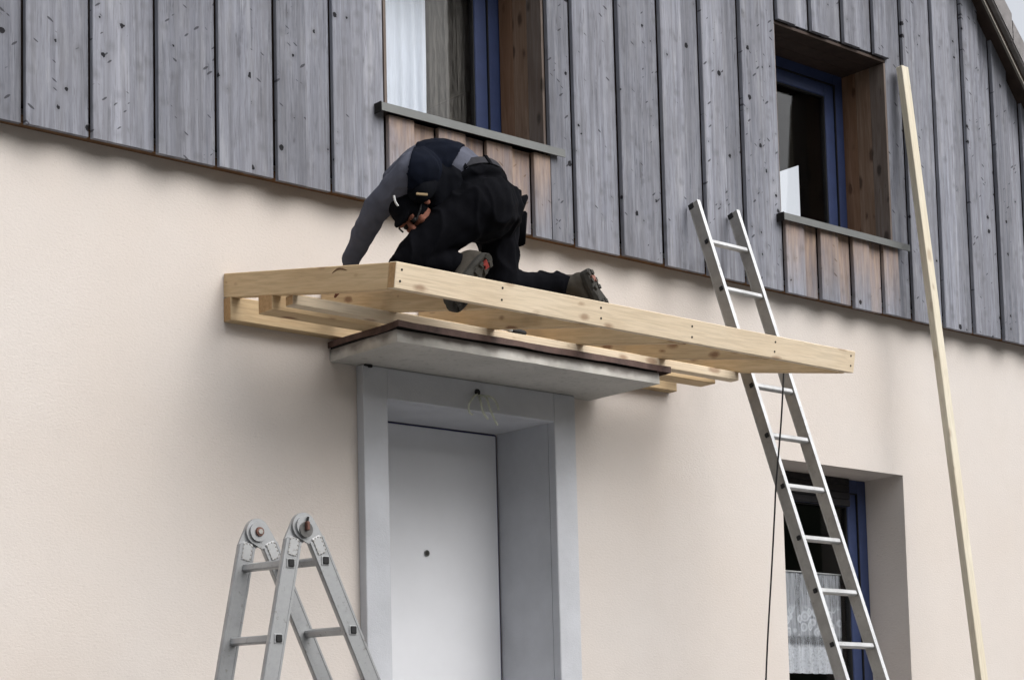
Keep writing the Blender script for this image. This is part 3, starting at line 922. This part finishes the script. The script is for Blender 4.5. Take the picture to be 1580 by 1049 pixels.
# ------------------------------------------------------------------ folding ladder
fl = empty('folding_ladder', (4.2, -1.1, 0), 'folded out grey aluminium hinge ladder standing beside the door', 'ladder')
NY, FY = -1.2, -0.952
def leg_dirs():
    return Vector((-0.208, 0, -1)).normalized(), Vector((0.478, 0, -1)).normalized()
ld, rd = leg_dirs()
hinge_n = Vector((4.190, NY, 2.570)); hinge_f = Vector((4.146, FY, 2.573))
for hi_, (hc, near) in enumerate(((hinge_n, True), (hinge_f, False))):
    yq = hc.y
    # leg centre lines pass beside the hinge centre
    sl0 = hc + Vector((-0.050, 0, -0.060)); sr0 = hc + Vector((0.056, 0, -0.050))
    for s0, d in ((sl0, ld), (sr0, rd)):
        z_len = s0.z/abs(d.z)
        side = Vector((0, 1, 0)).cross(d)
        bm = bmesh.new()
        W, T = 0.072, 0.026
        add_box(bm, -0.006, z_len, -T/2, T/2, -W/2, W/2, 0.005)
        # raised edges along the profile
        for e in (-1, 1):
            add_box(bm, -0.004, z_len-0.001, T/2-0.002, T/2+0.0018, e*(W/2-0.006)-0.005, e*(W/2-0.006)+0.005, 0.001)
        me = bpy.data.meshes.new('stile'); bm.to_mesh(me); bm.free(); me.materials.append(M['alu'])
        mx = axes_mtx(s0, d, side)
        place('stile', me, mx, fl)
        # pressed hinge plate let into the stile, with its embossed dots
        bm = bmesh.new()
        add_box(bm, -0.016, 0.060, -T/2-0.003, T/2+0.003, -W/2+0.010, W/2-0.010, 0.007)
        me = bpy.data.meshes.new('hinge_plate'); bm.to_mesh(me); bm.free(); me.materials.append(M['alu_bright'])
        me.materials[0] = M['alu_mid']
        hp = place('hinge_plate', me, mx, fl)
        bm = bmesh.new()
        for a in range(4):
            for b in (-1, 1):
                add_disc(bm, (-0.004+a*0.0165, T/2+0.003, b*0.0185), (0, 1, 0), 0.0038, 0.002, 8, 0.0022)
        for b in (-0.010, 0.054):
            for c_ in (-0.007, 0.007):
                add_disc(bm, (b, T/2+0.003, c_), (0, 1, 0), 0.0036, 0.002, 8, 0.0022)
        me = bpy.data.meshes.new('rivet_dots'); bm.to_mesh(me); bm.free(); me.materials.append(M['alu_dark'])
        o = place('rivet_dots', me, world(hp), hp)
        # forged arm: from the full width of the stile round the pivot
        pp = [(s0 + d*0.004 + side*q) for q in (-0.035, 0.035)]
        pp = [(q.x, q.z) for q in pp] + [(hc.x+0.052*math.cos(k*math.pi/16), hc.z+0.052*math.sin(k*math.pi/16)) for k in range(32)]
        pp = sorted(set(pp))
        def half(seq):
            out = []
            for q in seq:
                while len(out) > 1 and (out[-1][0]-out[-2][0])*(q[1]-out[-2][1])-(out[-1][1]-out[-2][1])*(q[0]-out[-2][0]) <= 0: out.pop()
                out.append(q)
            return out[:-1]
        hull = half(pp) + half(pp[::-1])
        ya_ = yq + (-0.0105 if d is rd else 0.0005); yb2 = ya_+0.010
        bm = bmesh.new()
        fa = [bm.verts.new((q[0], ya_, q[1])) for q in hull]; fb2 = [bm.verts.new((q[0], yb2, q[1])) for q in hull]
        bm.faces.new(fa); bm.faces.new(fb2[::-1])
        for k in range(len(hull)):
            bm.faces.new((fa[k], fb2[k], fb2[(k+1) % len(hull)], fa[(k+1) % len(hull)]))
        bmesh.ops.recalc_face_normals(bm, faces=bm.faces)
        obj('hinge_arm', bm, M['alu'], fl)
    bm = bmesh.new(); add_disc(bm, hc+Vector((-0.002, 0.012, 0.0)), (0, -1, 0), 0.038, 0.032, 32)
    bmesh.ops.bevel(bm, geom=[e for e in bm.edges if len(e.link_faces) == 2 and e.calc_face_angle(0) > 1], offset=0.004, segments=2, affect='EDGES')
    disc = obj('hinge_disc', bm, M['alu'], fl)  # pivot cap
    if near:
        bm = bmesh.new(); add_disc(bm, hc+Vector((0.0, -0.020, -0.014)), (0, -1, 0), 0.030, 0.004, 22)
        obj('hub', bm, M['hub'], disc)
        bm = bmesh.new()
        add_box(bm, hc.x-0.007, hc.x+0.007, hc.y-0.040, hc.y-0.022, hc.z-0.018, hc.z+0.016, 0.003)
        obj('latch', bm, M['rust'], disc)
        bm = bmesh.new(); add_tube(bm, [hc+Vector((0.002, -0.026, 0.014)), hc+Vector((0.006, -0.028, 0.034))], 0.0045, 8)
        obj('latch_pin', bm, M['rubber'], disc)
    else:
        bm = bmesh.new(); add_disc(bm, hc+Vector((0, -0.021, 0)), (0, -1, 0), 0.019, 0.007, 20, 0.017)
        bo = obj('bolt', bm, M['rust'], disc)
        bm = bmesh.new(); add_disc(bm, hc+Vector((0, -0.027, 0)), (0, -1, 0), 0.011, 0.004, 6)
        obj('washer', bm, M['alu_dark'], disc)
# rungs between the two frames
off = hinge_f - hinge_n
for s0, d in ((Vector((-0.050, 0, -0.060)), ld), (Vector((0.056, 0, -0.050)), rd)):
    for k in range(8):
        t = 0.086 + 0.291*k if d is ld else 0.084 + 0.289*k
        a = hinge_n + s0 + d*t; b = hinge_f + s0 + d*t
        if a.z < 0.1: break
        L = (b-a).length
        mx = axes_mtx(a+Vector((0, 0.010, 0)), b-a, d)
        local_box('rung', L-0.02, 0.026, 0.030, M['alu_dark'] if False else M['alu'], mx, fl, 0.005)
        bm = bmesh.new(); add_box(bm, a.x-0.019, a.x+0.019, NY-0.0165, NY-0.0125, a.z-0.019, a.z+0.019, 0.003)
        col_ = obj('rung_collar', bm, M['alu_bright'], fl)
        bm = bmesh.new(); add_box(bm, a.x-0.0135, a.x+0.0135, NY-0.020, NY-0.0160, a.z-0.0145, a.z+0.0145, 0.003)
        obj('rung_plug', bm, M['rubber'], col_)

# ------------------------------------------------------------------ leaning batten and cable
def batten_y(z): return -0.138 - 0.0975*(5.876-z)
bz = Vector((0, 0.0975, 1)).normalized()
bt = local_box('timber_batten', 5.88*math.sqrt(1+0.0975**2), 0.066, 0.046, M['batten_timber'], axes_mtx(Vector((9.437, batten_y(0), 0.0)), bz, (0, -1, 0.0975)), None, 0.003)
tag(bt, 'tall pale timber batten leaning upright against the wall beside the small gable window', 'batten')
bm = bmesh.new()
cp = [(7.5, -0.764, 3.70), (7.5, -0.764, 3.642), (7.5, -0.754, 3.519), (7.5, -0.732, 3.354), (7.5, -0.679, 3.076), (7.5, -0.658, 2.928), (7.5, -0.628, 2.663), (7.5, -0.568, 2.071), (7.49, -0.5, 1.2), (7.5, -0.48, 0.03)]
cp = [tuple(Vector((0, -7.2, 1.6)) + (Vector(q)-Vector((0, -7.2, 1.6)))*0.99707) for q in cp[1:]]
cp = [(7.30, -0.80, 3.742), (7.40, -0.78, 3.752), (7.455, -0.78, 3.748), (7.474, -0.775, 3.70)] + cp
cp = [(q[0]+0.008*math.sin(q[2]*5.0), q[1], q[2]) for q in cp]
add_tube(bm, smooth_curve(cp, 8), 0.0045, 8)
cb = obj('power_cable', bm, M['cable'], None, True)
tag(cb, 'thin black power cable hanging down from the timber frame across the ladder', 'cable')

# ------------------------------------------------------------------ person kneeling on the frame
J3 = {k: Vector(v) for k, v in dict(
    pelvis=(5.340, -0.97, 4.075), Lhip=(5.207, -1.045, 4.022), Rhip=(5.470, -0.880, 4.095), Lmid=(5.057, -1.0, 3.900), Lknee=(4.920, -0.950, 3.775),
    Lank=(5.125, -1.020, 3.765), Lheel=(5.192, -1.130, 3.755), Ltoe=(5.041, -1.095, 3.585), Rknee=(5.456, -0.920, 3.752),
    Rank=(5.778, -0.955, 3.795), Rheel=(5.826, -1.050, 3.815), Rtoe=(5.919, -1.100, 3.635), waist=(5.255, -0.955, 4.170),
    mid=(5.150, -0.930, 4.198), chest=(5.056, -0.905, 4.185), neck=(4.990, -0.915, 4.085), Lsh=(4.885, -1.030, 4.125),
    Rsh=(5.02, -0.760, 4.17), Lelb=(4.860, -0.800, 4.008), Lwr=(4.925, -0.540, 3.862), Lhand=(4.918, -0.440, 3.70),
    head=(4.958, -0.940, 3.995), Relb=(5.230, -0.700, 4.06), Rwr=(5.255, -0.680, 3.86)).items()}

def organic(name, build, mat, parent, voxel=0.007, it=6, fold=0.0, fscale=9.0, stretch=(1, 1, 1)):
    bm = bmesh.new(); build(bm)
    me = bpy.data.meshes.new(name); bm.to_mesh(me); bm.free()
    o = bpy.data.objects.new(name, me); col.objects.link(o)
    r = o.modifiers.new('r', 'REMESH'); r.mode = 'VOXEL'; r.voxel_size = voxel
    s = o.modifiers.new('s', 'SMOOTH'); s.factor = 0.6; s.iterations = it
    dg = bpy.context.evaluated_depsgraph_get()
    dg.update()
    nm = bpy.data.meshes.new_from_object(o.evaluated_get(dg))
    bpy.data.objects.remove(o)
    nm.name = name
    if fold:
        nn = [v.normal.copy() for v in nm.vertices]
        for v, nrm_ in zip(nm.vertices, nn):
            q = Vector((v.co.x*stretch[0], v.co.y*stretch[1], v.co.z*stretch[2]))*fscale
            a = 1-abs(noise.noise(q))*2.0
            b = noise.noise(q*2.3+Vector((5, 3, 1)))
            v.co += nrm_*(fold*(0.8*a*a*a + 0.4*b - 0.3))
    nm.materials.clear(); nm.materials.append(mat)
    return link(name, nm, None, parent, True)

def limb(bm, pts, radii, seg=14):
    pts = smooth_curve(pts, 5) if len(pts) > 2 else [Vector(p) for p in pts]
    if len(pts) != len(radii):
        n_, k_ = len(pts), len(radii)
        rr = []
        for i in range(n_):
            t = i/(n_-1)*(k_-1); a = int(min(t, k_-2)); f = t-a
            rr.append(radii[a]*(1-f)+radii[a+1]*f)
        radii = rr
    for a, b, ra, rb in zip(pts, pts[1:], radii, radii[1:]):
        add_tube(bm, [a, b], [ra, rb], seg)
    for p, r in zip(pts, radii): add_ball(bm, p, r, sub=2)

M['skin'] = cloth_mat('skin', (0.20, 0.085, 0.060), rough=0.6)
M['trousers'] = cloth_mat('black_work_trousers', (0.0028, 0.0030, 0.0045))
M['shirt'] = cloth_mat('grey_blue_shirt', (0.088, 0.093, 0.120))
M['vest'] = cloth_mat('dark_navy_vest', (0.0042, 0.0058, 0.0115))
M['belt'] = cloth_mat('black_belt', (0.030, 0.030, 0.035), rough=0.6)
M['boot'] = cloth_mat('grey_brown_boot_leather', (0.058, 0.052, 0.044))
M['sole'] = cloth_mat('dark_grey_boot_sole', (0.048, 0.046, 0.042))
M['red'] = simple('red_sole_mark', (0.20, 0.03, 0.025), 0.7, 0.2, 0, 0.2, 60)
M['tan'] = simple('tan_label', (0.22, 0.16, 0.09), 0.8, 0.2, 0, 0.1, 60)
M['pale'] = simple('pale_plastic', (0.55, 0.56, 0.56), 0.5, 0.3, 0, 0.1, 60)
M['sole_tan'] = simple('worn_pink_sole_patch', (0.20, 0.095, 0.075), 0.8, 0.2, 0, 0.2, 60)

person = empty('person', (5.3, -0.95, 3.70), 'person in dark vest and black work trousers kneeling bent over on the timber frame', 'person')
T = J3['mid']-J3['waist']
HD = Vector((-0.80, 0.58, 0.0)).normalized()         # heading
SD = Vector((-0.58, -0.80, 0.0)).normalized()        # the person's left, towards the camera
ax_ = (HD*0.35 - SD*0.50 + Vector((0, 0, 0.78))).normalized()        # axis of the waist: leaning forward and over to the wall
bc = J3['waist']+Vector((-0.004, -0.010, -0.046))

def hand(bm, wr, tip, curl):
    ax = (tip-wr).normalized()
    sx = SD.copy(); sx = (sx-ax*sx.dot(ax)).normalized()
    nx_ = ax.cross(sx)
    palm = wr + ax*0.055
    add_ball(bm, palm, 0.040, 0.045, 0.017, Matrix((sx, ax, nx_)).transposed(), 2)
    for i, (o_, ln) in enumerate(((-0.030, 0.066), (-0.010, 0.078), (0.010, 0.074), (0.029, 0.058))):
        p0 = wr + ax*0.080 + sx*o_
        p1 = p0 + ax*ln*0.5 + nx_*curl*0.3
        p2 = p1 + (ax*0.6 + nx_*curl*18).normalized()*ln*0.5
        limb(bm, [p0, p1, p2], [0.0088, 0.0082, 0.0066], 8)
    p0 = wr + ax*0.035 - sx*0.036
    limb(bm, [p0, p0+ax*0.03-sx*0.026+nx_*curl, p0+ax*0.062-sx*0.032+nx_*curl*2], [0.011, 0.010, 0.008], 8)

# head frame: crown hangs down and forward, the face looks back under the chest towards the near side
crown = Vector((-0.80, 0.10, 0.30)).normalized()
face = Vector((0.16, -0.30, -0.93)); face = (face-crown*face.dot(crown)).normalized()
ear = crown.cross(face)
HC = J3['head']
HR = Matrix((ear, face, crown)).transposed()
def hp_(a, b, c): return HC + HR @ Vector((a, b, c))
def body(bm):
    P_ = J3
    limb(bm, [P_['pelvis'], P_['waist'], P_['mid'], P_['chest']], [0.11, 0.11, 0.11, 0.10])
    limb(bm, [P_['chest'], P_['neck'], HC], [0.09, 0.065, 0.06])
    for s in 'LR':
        limb(bm, [P_['chest'], P_[s+'sh'].lerp(P_['chest'], 0.15)], [0.07, 0.035])
        limb(bm, [P_[s+'sh'].lerp(P_['chest'], 0.15), P_[s+'elb']], [0.035, 0.033])
        limb(bm, [P_[s+'elb'], P_[s+'wr'], P_[s+'wr']+Vector((-0.001, 0.012, -0.02))], [0.036, 0.028, 0.027])
        limb(bm, [P_['pelvis'], P_[s+'hip'], P_[s+'knee']], [0.09, 0.095, 0.055])
        limb(bm, [P_[s+'knee'], P_[s+'ank']], [0.05, 0.036])
        limb(bm, [P_[s+'ank'], P_[s+'ank'].lerp(P_[s+'heel'], 0.35)], [0.032, 0.024])
    hand(bm, P_['Lwr']+Vector((-0.001, 0.010, -0.018)), P_['Lhand'], 0.010)
    hand(bm, P_['Rwr'], Vector((5.19, -0.70, 3.765)), 0.006)
    # skull, jaw, nose, ears, brow, lips
    add_ball(bm, hp_(0, -0.012, 0.022), 0.074, 0.094, 0.088, HR)
    add_ball(bm, hp_(0, 0.022, -0.052), 0.056, 0.066, 0.062, HR)
    add_ball(bm, hp_(0, 0.060, -0.088), 0.026, 0.024, 0.018, HR)
    limb(bm, [hp_(0, 0.080, 0.016), hp_(0, 0.103, -0.022)], [0.010, 0.015], 10)
    for s in (-1, 1):
        add_ball(bm, hp_(s*0.076, -0.008, -0.006), 0.010, 0.020, 0.031, HR)
        add_ball(bm, hp_(s*0.030, 0.078, 0.022), 0.022, 0.012, 0.009, HR)
        add_ball(bm, hp_(s*0.040, 0.066, -0.022), 0.020, 0.018, 0.016, HR)
    add_ball(bm, hp_(0, 0.087, -0.054), 0.024, 0.010, 0.007, HR)
    add_ball(bm, hp_(0, 0.084, -0.066), 0.020, 0.010, 0.007, HR)
bd = organic('body', body, M['skin'], person, 0.0045, 3)
for s in (-1, 1):
    bm = bmesh.new(); add_ball(bm, hp_(s*0.030, 0.080, 0.006), 0.0115, sub=2)
    obj('eye', bm, M['rubber'], bd, True)

e1 = SD - ax_*SD.dot(ax_); e1.normalize(); e2 = ax_.cross(e1)
def trousers(bm):
    P_ = J3
    wc = P_['pelvis']+Vector((-0.03, 0.0, 0.02))
    add_ball(bm, P_['pelvis']+Vector((0.045, 0.02, 0.0)), 0.150, 0.150, 0.145)
    limb(bm, [P_['pelvis'], bc-ax_*0.12], [0.148, 0.152])
    add_ball(bm, bc-ax_*0.045, 0.164, 0.172, 0.060, Matrix((e1, e2, ax_)).transposed(), 3)
    add_ball(bm, (4.862, -0.94, 3.775), 0.026, 0.026, 0.022)
    limb(bm, [P_['Lhip'], P_['Lmid'], P_['Lknee']], [0.132, 0.098, 0.064])
    limb(bm, [P_['Rhip'], P_['Rhip'].lerp(P_['Rknee'], 0.5), P_['Rknee']], [0.122, 0.092, 0.080])
    limb(bm, [P_['Lknee'], P_['Lknee'].lerp(P_['Lank'], 0.5)+Vector((0, 0, 0.0)), P_['Lank']], [0.060, 0.060, 0.058])
    limb(bm, [P_['Rknee'], P_['Rknee'].lerp(P_['Rank'], 0.5), P_['Rank']], [0.075, 0.062, 0.056])
    add_ball(bm, P_['Lknee']+Vector((-0.03, 0.02, -0.02)), 0.05, 0.05, 0.045)
tr = organic('trousers', trousers, M['trousers'], person, 0.007, 6, 0.014, 10.0, (1, 1, 0.55))
# cargo pocket flap and tool pocket that stick out behind
bm = bmesh.new()
for c, sz, an in (((5.618, -0.86, 4.150), (0.012, 0.05, 0.050), 0.45), ((5.632, -0.85, 4.045), (0.012, 0.045, 0.080), 0.12)):
    mm = Matrix.Translation(Vector(c)) @ Matrix.Rotation(an, 4, 'Y')
    r0 = bmesh.ops.create_cube(bm, size=1, matrix=mm @ Matrix.Diagonal((*[2*q for q in sz], 1)))
    bmesh.ops.bevel(bm, geom=list({e for v in r0['verts'] for e in v.link_edges}), offset=0.008, segments=2, affect='EDGES')
obj('pocket', bm, M['trousers'], tr, True)

def shirt(bm):
    P_ = J3
    limb(bm, [bc+ax_*0.06, P_['mid'], P_['chest']], [0.128, 0.134, 0.128])
    add_ball(bm, bc+ax_*0.012, 0.152, 0.160, 0.07, Matrix((e1, e2, ax_)).transposed(), 3)
    limb(bm, [bc+ax_*0.03+SD*0.03, P_['mid']+SD*0.02], [0.12, 0.125])
    add_ball(bm, P_['chest'].lerp(P_['neck'], 0.4), 0.125)
    for s, k in (('L', 1.0), ('R', 1.0)):
        limb(bm, [P_['chest']+(P_[s+'sh']-P_['chest'])*0.5, P_[s+'sh'], P_[s+'sh'].lerp(P_[s+'elb'], 0.5), P_[s+'elb']], [0.100, 0.068, 0.066, 0.057])
        limb(bm, [P_[s+'elb'], P_[s+'elb'].lerp(P_[s+'wr'], 0.5), P_[s+'wr']], [0.057, 0.050, 0.040])
sh = organic('shirt', shirt, M['shirt'], person, 0.007, 6, 0.007, 12.0, (1, 1, 0.8))

# padded vest over the shirt: the shirt's own back and front between armhole and hem, lifted off it
def plane_side(p, a, b, d):
    n_ = (Vector(b)-Vector(a)).cross(Vector(d))
    return (p-Vector(a)).dot(n_)
LOOK = (0.66, 0.74, 0.12)
src = sh.data
src.calc_loop_triangles()
bm = bmesh.new(); bm.from_mesh(src)
def in_vest(p):
    if plane_side(p, ARM[0], ARM[1], LOOK)*SGN_A < 0: return False
    if plane_side(p, HEM[0], HEM[1], LOOK)*SGN_H < 0: return False
    far_arm = (p-J3['Rsh']).dot((J3['Relb']-J3['Rsh']).normalized())
    if far_arm > 0.05 and (p-J3['Rsh']).length < 0.25 and p.y > -0.80: return False
    return True
ARM = ((4.943, -1.0, 4.317), (4.828, -1.06, 4.025))
HEM = ((4.990, -1.06, 4.050), (5.262, -0.96, 4.360))
core = J3['chest']
SGN_A = 1 if plane_side(core, ARM[0], ARM[1], LOOK) > 0 else -1
SGN_H = 1 if plane_side(core, HEM[0], HEM[1], LOOK) > 0 else -1
def fit(p, a, b, sg):
    # slide a border vertex onto the cutting plane, so that hems run clean
    n_ = (Vector(b)-Vector(a)).cross(Vector(LOOK)).normalized()*sg
    dd = (p-Vector(a)).dot(n_)
    return p - n_*dd if abs(dd) < 0.009 else p
bmesh.ops.delete(bm, geom=[f for f in bm.faces if not in_vest(f.calc_center_median())], context='FACES')
for v in bm.verts:
    if v.is_boundary:
        v.co = fit(fit(v.co, ARM[0], ARM[1], SGN_A), HEM[0], HEM[1], SGN_H)
bm.normal_update()
for v in bm.verts: v.co += v.normal*0.009
bnd = [e for e in bm.edges if e.is_boundary]
r_ = bmesh.ops.extrude_edge_only(bm, edges=bnd)
for v in [g_ for g_ in r_['geom'] if isinstance(g_, bmesh.types.BMVert)]:
    nearest = min((e.other_vert(v) for e in v.link_edges if e.other_vert(v) is not None), key=lambda q: (q.co-v.co).length)
    v.co -= nearest.normal*0.012
vs_ = obj('vest', bm, M['vest'], person, True)
def front(bm):
    limb(bm, [J3['chest']+Vector((-0.02, -0.075, -0.04)), J3['chest']+Vector((0.0, -0.085, -0.15))], [0.080, 0.055])
    limb(bm, [J3['chest']+Vector((-0.06, -0.075, -0.06)), (4.925, -1.030, 4.050)], [0.070, 0.056])
    limb(bm, [J3['chest']+Vector((0.05, -0.085, -0.05)), J3['chest']+Vector((0.06, -0.10, -0.16))], [0.085, 0.065])
M['vest_shaded'] = cloth_mat('vest_shaded_black', (0.0035, 0.004, 0.006))  # vest side in shadow, the shade put into a blacker colour
organic('vest_front', front, M['vest_shaded'], vs_, 0.007, 7, 0.004, 9.0)

# belt: a band round the waist
e1 = SD - ax_*SD.dot(ax_); e1.normalize(); e2 = ax_.cross(e1)
bm = bmesh.new()
rings = []
for k in range(48):
    a = 2*math.pi*k/48
    dirv = e1*math.cos(a)*0.160 + e2*math.sin(a)*0.168
    dn_ = dirv.normalized()
    rings.append([bm.verts.new(bc+dirv+dn_*o_+ax_*h_) for o_, h_ in ((0.004, -0.021), (0.004, 0.021), (-0.012, 0.021), (-0.012, -0.021))])
for a, b in zip(rings, rings[1:]+rings[:1]):
    for i in range(4): bm.faces.new((a[i], b[i], b[(i+1) % 4], a[(i+1) % 4]))
bmesh.ops.recalc_face_normals(bm, faces=bm.faces)
belt = obj('belt', bm, M['belt'], person, False)
for a in (-2.3, -1.75, -1.2, -0.6, 0.0, 0.7):
    dirv = e1*math.cos(a)*0.160 + e2*math.sin(a)*0.168; dn_ = dirv.normalized()
    mm = axes_mtx(bc+dirv+dn_*0.007, dn_, ax_)
    bm = bmesh.new(); add_box(bm, -0.006, 0.002, -0.009, 0.009, -0.032, 0.030, 0.002)
    me = bpy.data.meshes.new('belt_loop'); bm.to_mesh(me); bm.free(); me.materials.append(M['trousers'])
    place('belt_loop', me, mm, belt)

def boot(ank, heel, toe, mark):
    ft = (toe-heel).normalized()
    leg = (ank-heel); leg = (leg-ft*leg.dot(ft)).normalized()        # from the sole up into the shaft
    sx = ft.cross(leg)
    BR = Matrix((sx, ft, leg)).transposed()
    L = (toe-heel).length
    bp = lambda a, b, c: heel + BR @ Vector((a, b, c))
    def up_(bm):
        limb(bm, [ank, bp(0, 0.035, 0.070)], [0.052, 0.048])
        add_ball(bm, bp(0, 0.035, 0.048), 0.042, 0.052, 0.050, BR)
        limb(bm, [bp(0, 0.06, 0.055), bp(0, L*0.55, 0.044), bp(0, L*0.86, 0.034)], [0.044, 0.043, 0.034])
        add_ball(bm, bp(0.004, L*0.74, 0.028), 0.049, 0.062, 0.030, BR)
    b = organic('boot', up_, M['boot'], person, 0.006, 5)
    bm = bmesh.new()
    n_ = 28
    prof = []
    for k in range(n_):
        a = 2*math.pi*k/n_
        yy = L*0.5 - math.cos(a)*L*0.53
        t = yy/L
        wv = 0.042 + 0.014*max(0, min(1, (t-0.35)/0.4)) - 0.006*math.exp(-((t-0.42)/0.16)**2)
        prof.append((math.sin(a)**1.0*wv if True else 0, yy))
    prof = [((abs(s_/0.05)**0.6)*math.copysign(0.05, s_), y_) for s_, y_ in prof]
    lo_ = [bm.verts.new(bp(x_, y_, -0.016 if not 0.36*L < y_ < 0.5*L else -0.008)) for x_, y_ in prof]
    mi_ = [bm.verts.new(bp(x_*1.08, y_, 0.004)) for x_, y_ in prof]
    hi__ = [bm.verts.new(bp(x_*0.95, y_, 0.022)) for x_, y_ in prof]
    for A, B in ((lo_, mi_), (mi_, hi__)):
        for k in range(n_): bm.faces.new((A[k], A[(k+1) % n_], B[(k+1) % n_], B[k]))
    bm.faces.new(lo_[::-1]); bm.faces.new(hi__)
    # tread blocks
    for i in range(7):
        yb_ = L*(0.06+0.145*i)
        if 0.36*L < yb_ < 0.52*L: continue
        for sgn in (-1, 1):
            c = bp(sgn*0.020, yb_, -0.018)
            mm = Matrix.Translation(c) @ BR.to_4x4() @ Matrix.Rotation(0.3*sgn, 4, 'Z') @ Matrix.Diagonal((0.026, 0.018, 0.010, 1))
            bmesh.ops.create_cube(bm, size=1, matrix=mm)
    bmesh.ops.recalc_face_normals(bm, faces=bm.faces)
    so = obj('sole', bm, M['sole'], b)
    bm = bmesh.new()
    vv = [bm.verts.new(bp(x_, y_, z_)) for z_ in (-0.0245, -0.015) for x_, y_ in ((-0.021, 0.030), (0.020, 0.034), (0.010, 0.062), (-0.002, 0.050), (-0.016, 0.060))]
    bm.faces.new(vv[:5][::-1])
    for i in range(5): bm.faces.new((vv[i], vv[(i+1) % 5], vv[5+(i+1) % 5], vv[5+i]))
    bmesh.ops.recalc_face_normals(bm, faces=bm.faces)
    obj('sole_mark', bm, mark, b)
    return b
boot(J3['Lheel']+Vector((-0.060, 0.105, 0.005)), J3['Lheel']+Vector((0.010, 0, 0.035)), J3['Ltoe']+Vector((-0.010, 0, -0.030)), M['red'])
boot(J3['Rheel']+Vector((-0.030, 0.11, -0.02)), J3['Rheel']+Vector((0.010, -0.01, 0.028)), J3['Rtoe']+Vector((0.02, 0, -0.01)), M['sole_tan'])

# cap, glasses strap, labels
def cap(bm):
    add_ball(bm, hp_(0, -0.018, 0.028), 0.085, 0.103, 0.089, HR, 3)
    add_ball(bm, hp_(0, 0.075, 0.050), 0.056, 0.050, 0.010, HR, 2)
M['black_cloth'] = cloth_mat('black_cloth', (0.0032, 0.0035, 0.005))
cp_ = organic('cap', cap, M['black_cloth'], person, 0.006, 4)
bm = bmesh.new()
for s in (-1, 1):
    add_tube(bm, [hp_(s*0.078, -0.02, 0.010), hp_(s*0.076, 0.060, 0.010), hp_(s*0.050, 0.094, 0.006)], 0.004, 8)
obj('glasses', bm, M['rubber'], person)
bm = bmesh.new()
add_tube(bm, smooth_curve([(4.803, -1.01, 4.012), (4.810, -1.01, 3.988), (4.824, -1.01, 3.972)], 6), 0.0045, 8)
obj('collar', bm, M['pale'], person, True)
bm = bmesh.new()
add_box(bm, -0.024, 0.024, -0.003, 0.003, -0.007, 0.007, 0.002)
me = bpy.data.meshes.new('label_patch'); bm.to_mesh(me); bm.free(); me.materials.append(M['tan'])
place('label_patch', me, axes_mtx((4.885, -1.093, 4.012), (0.8, -0.55, -0.06), (0.35, 0.42, 1)), vs_)
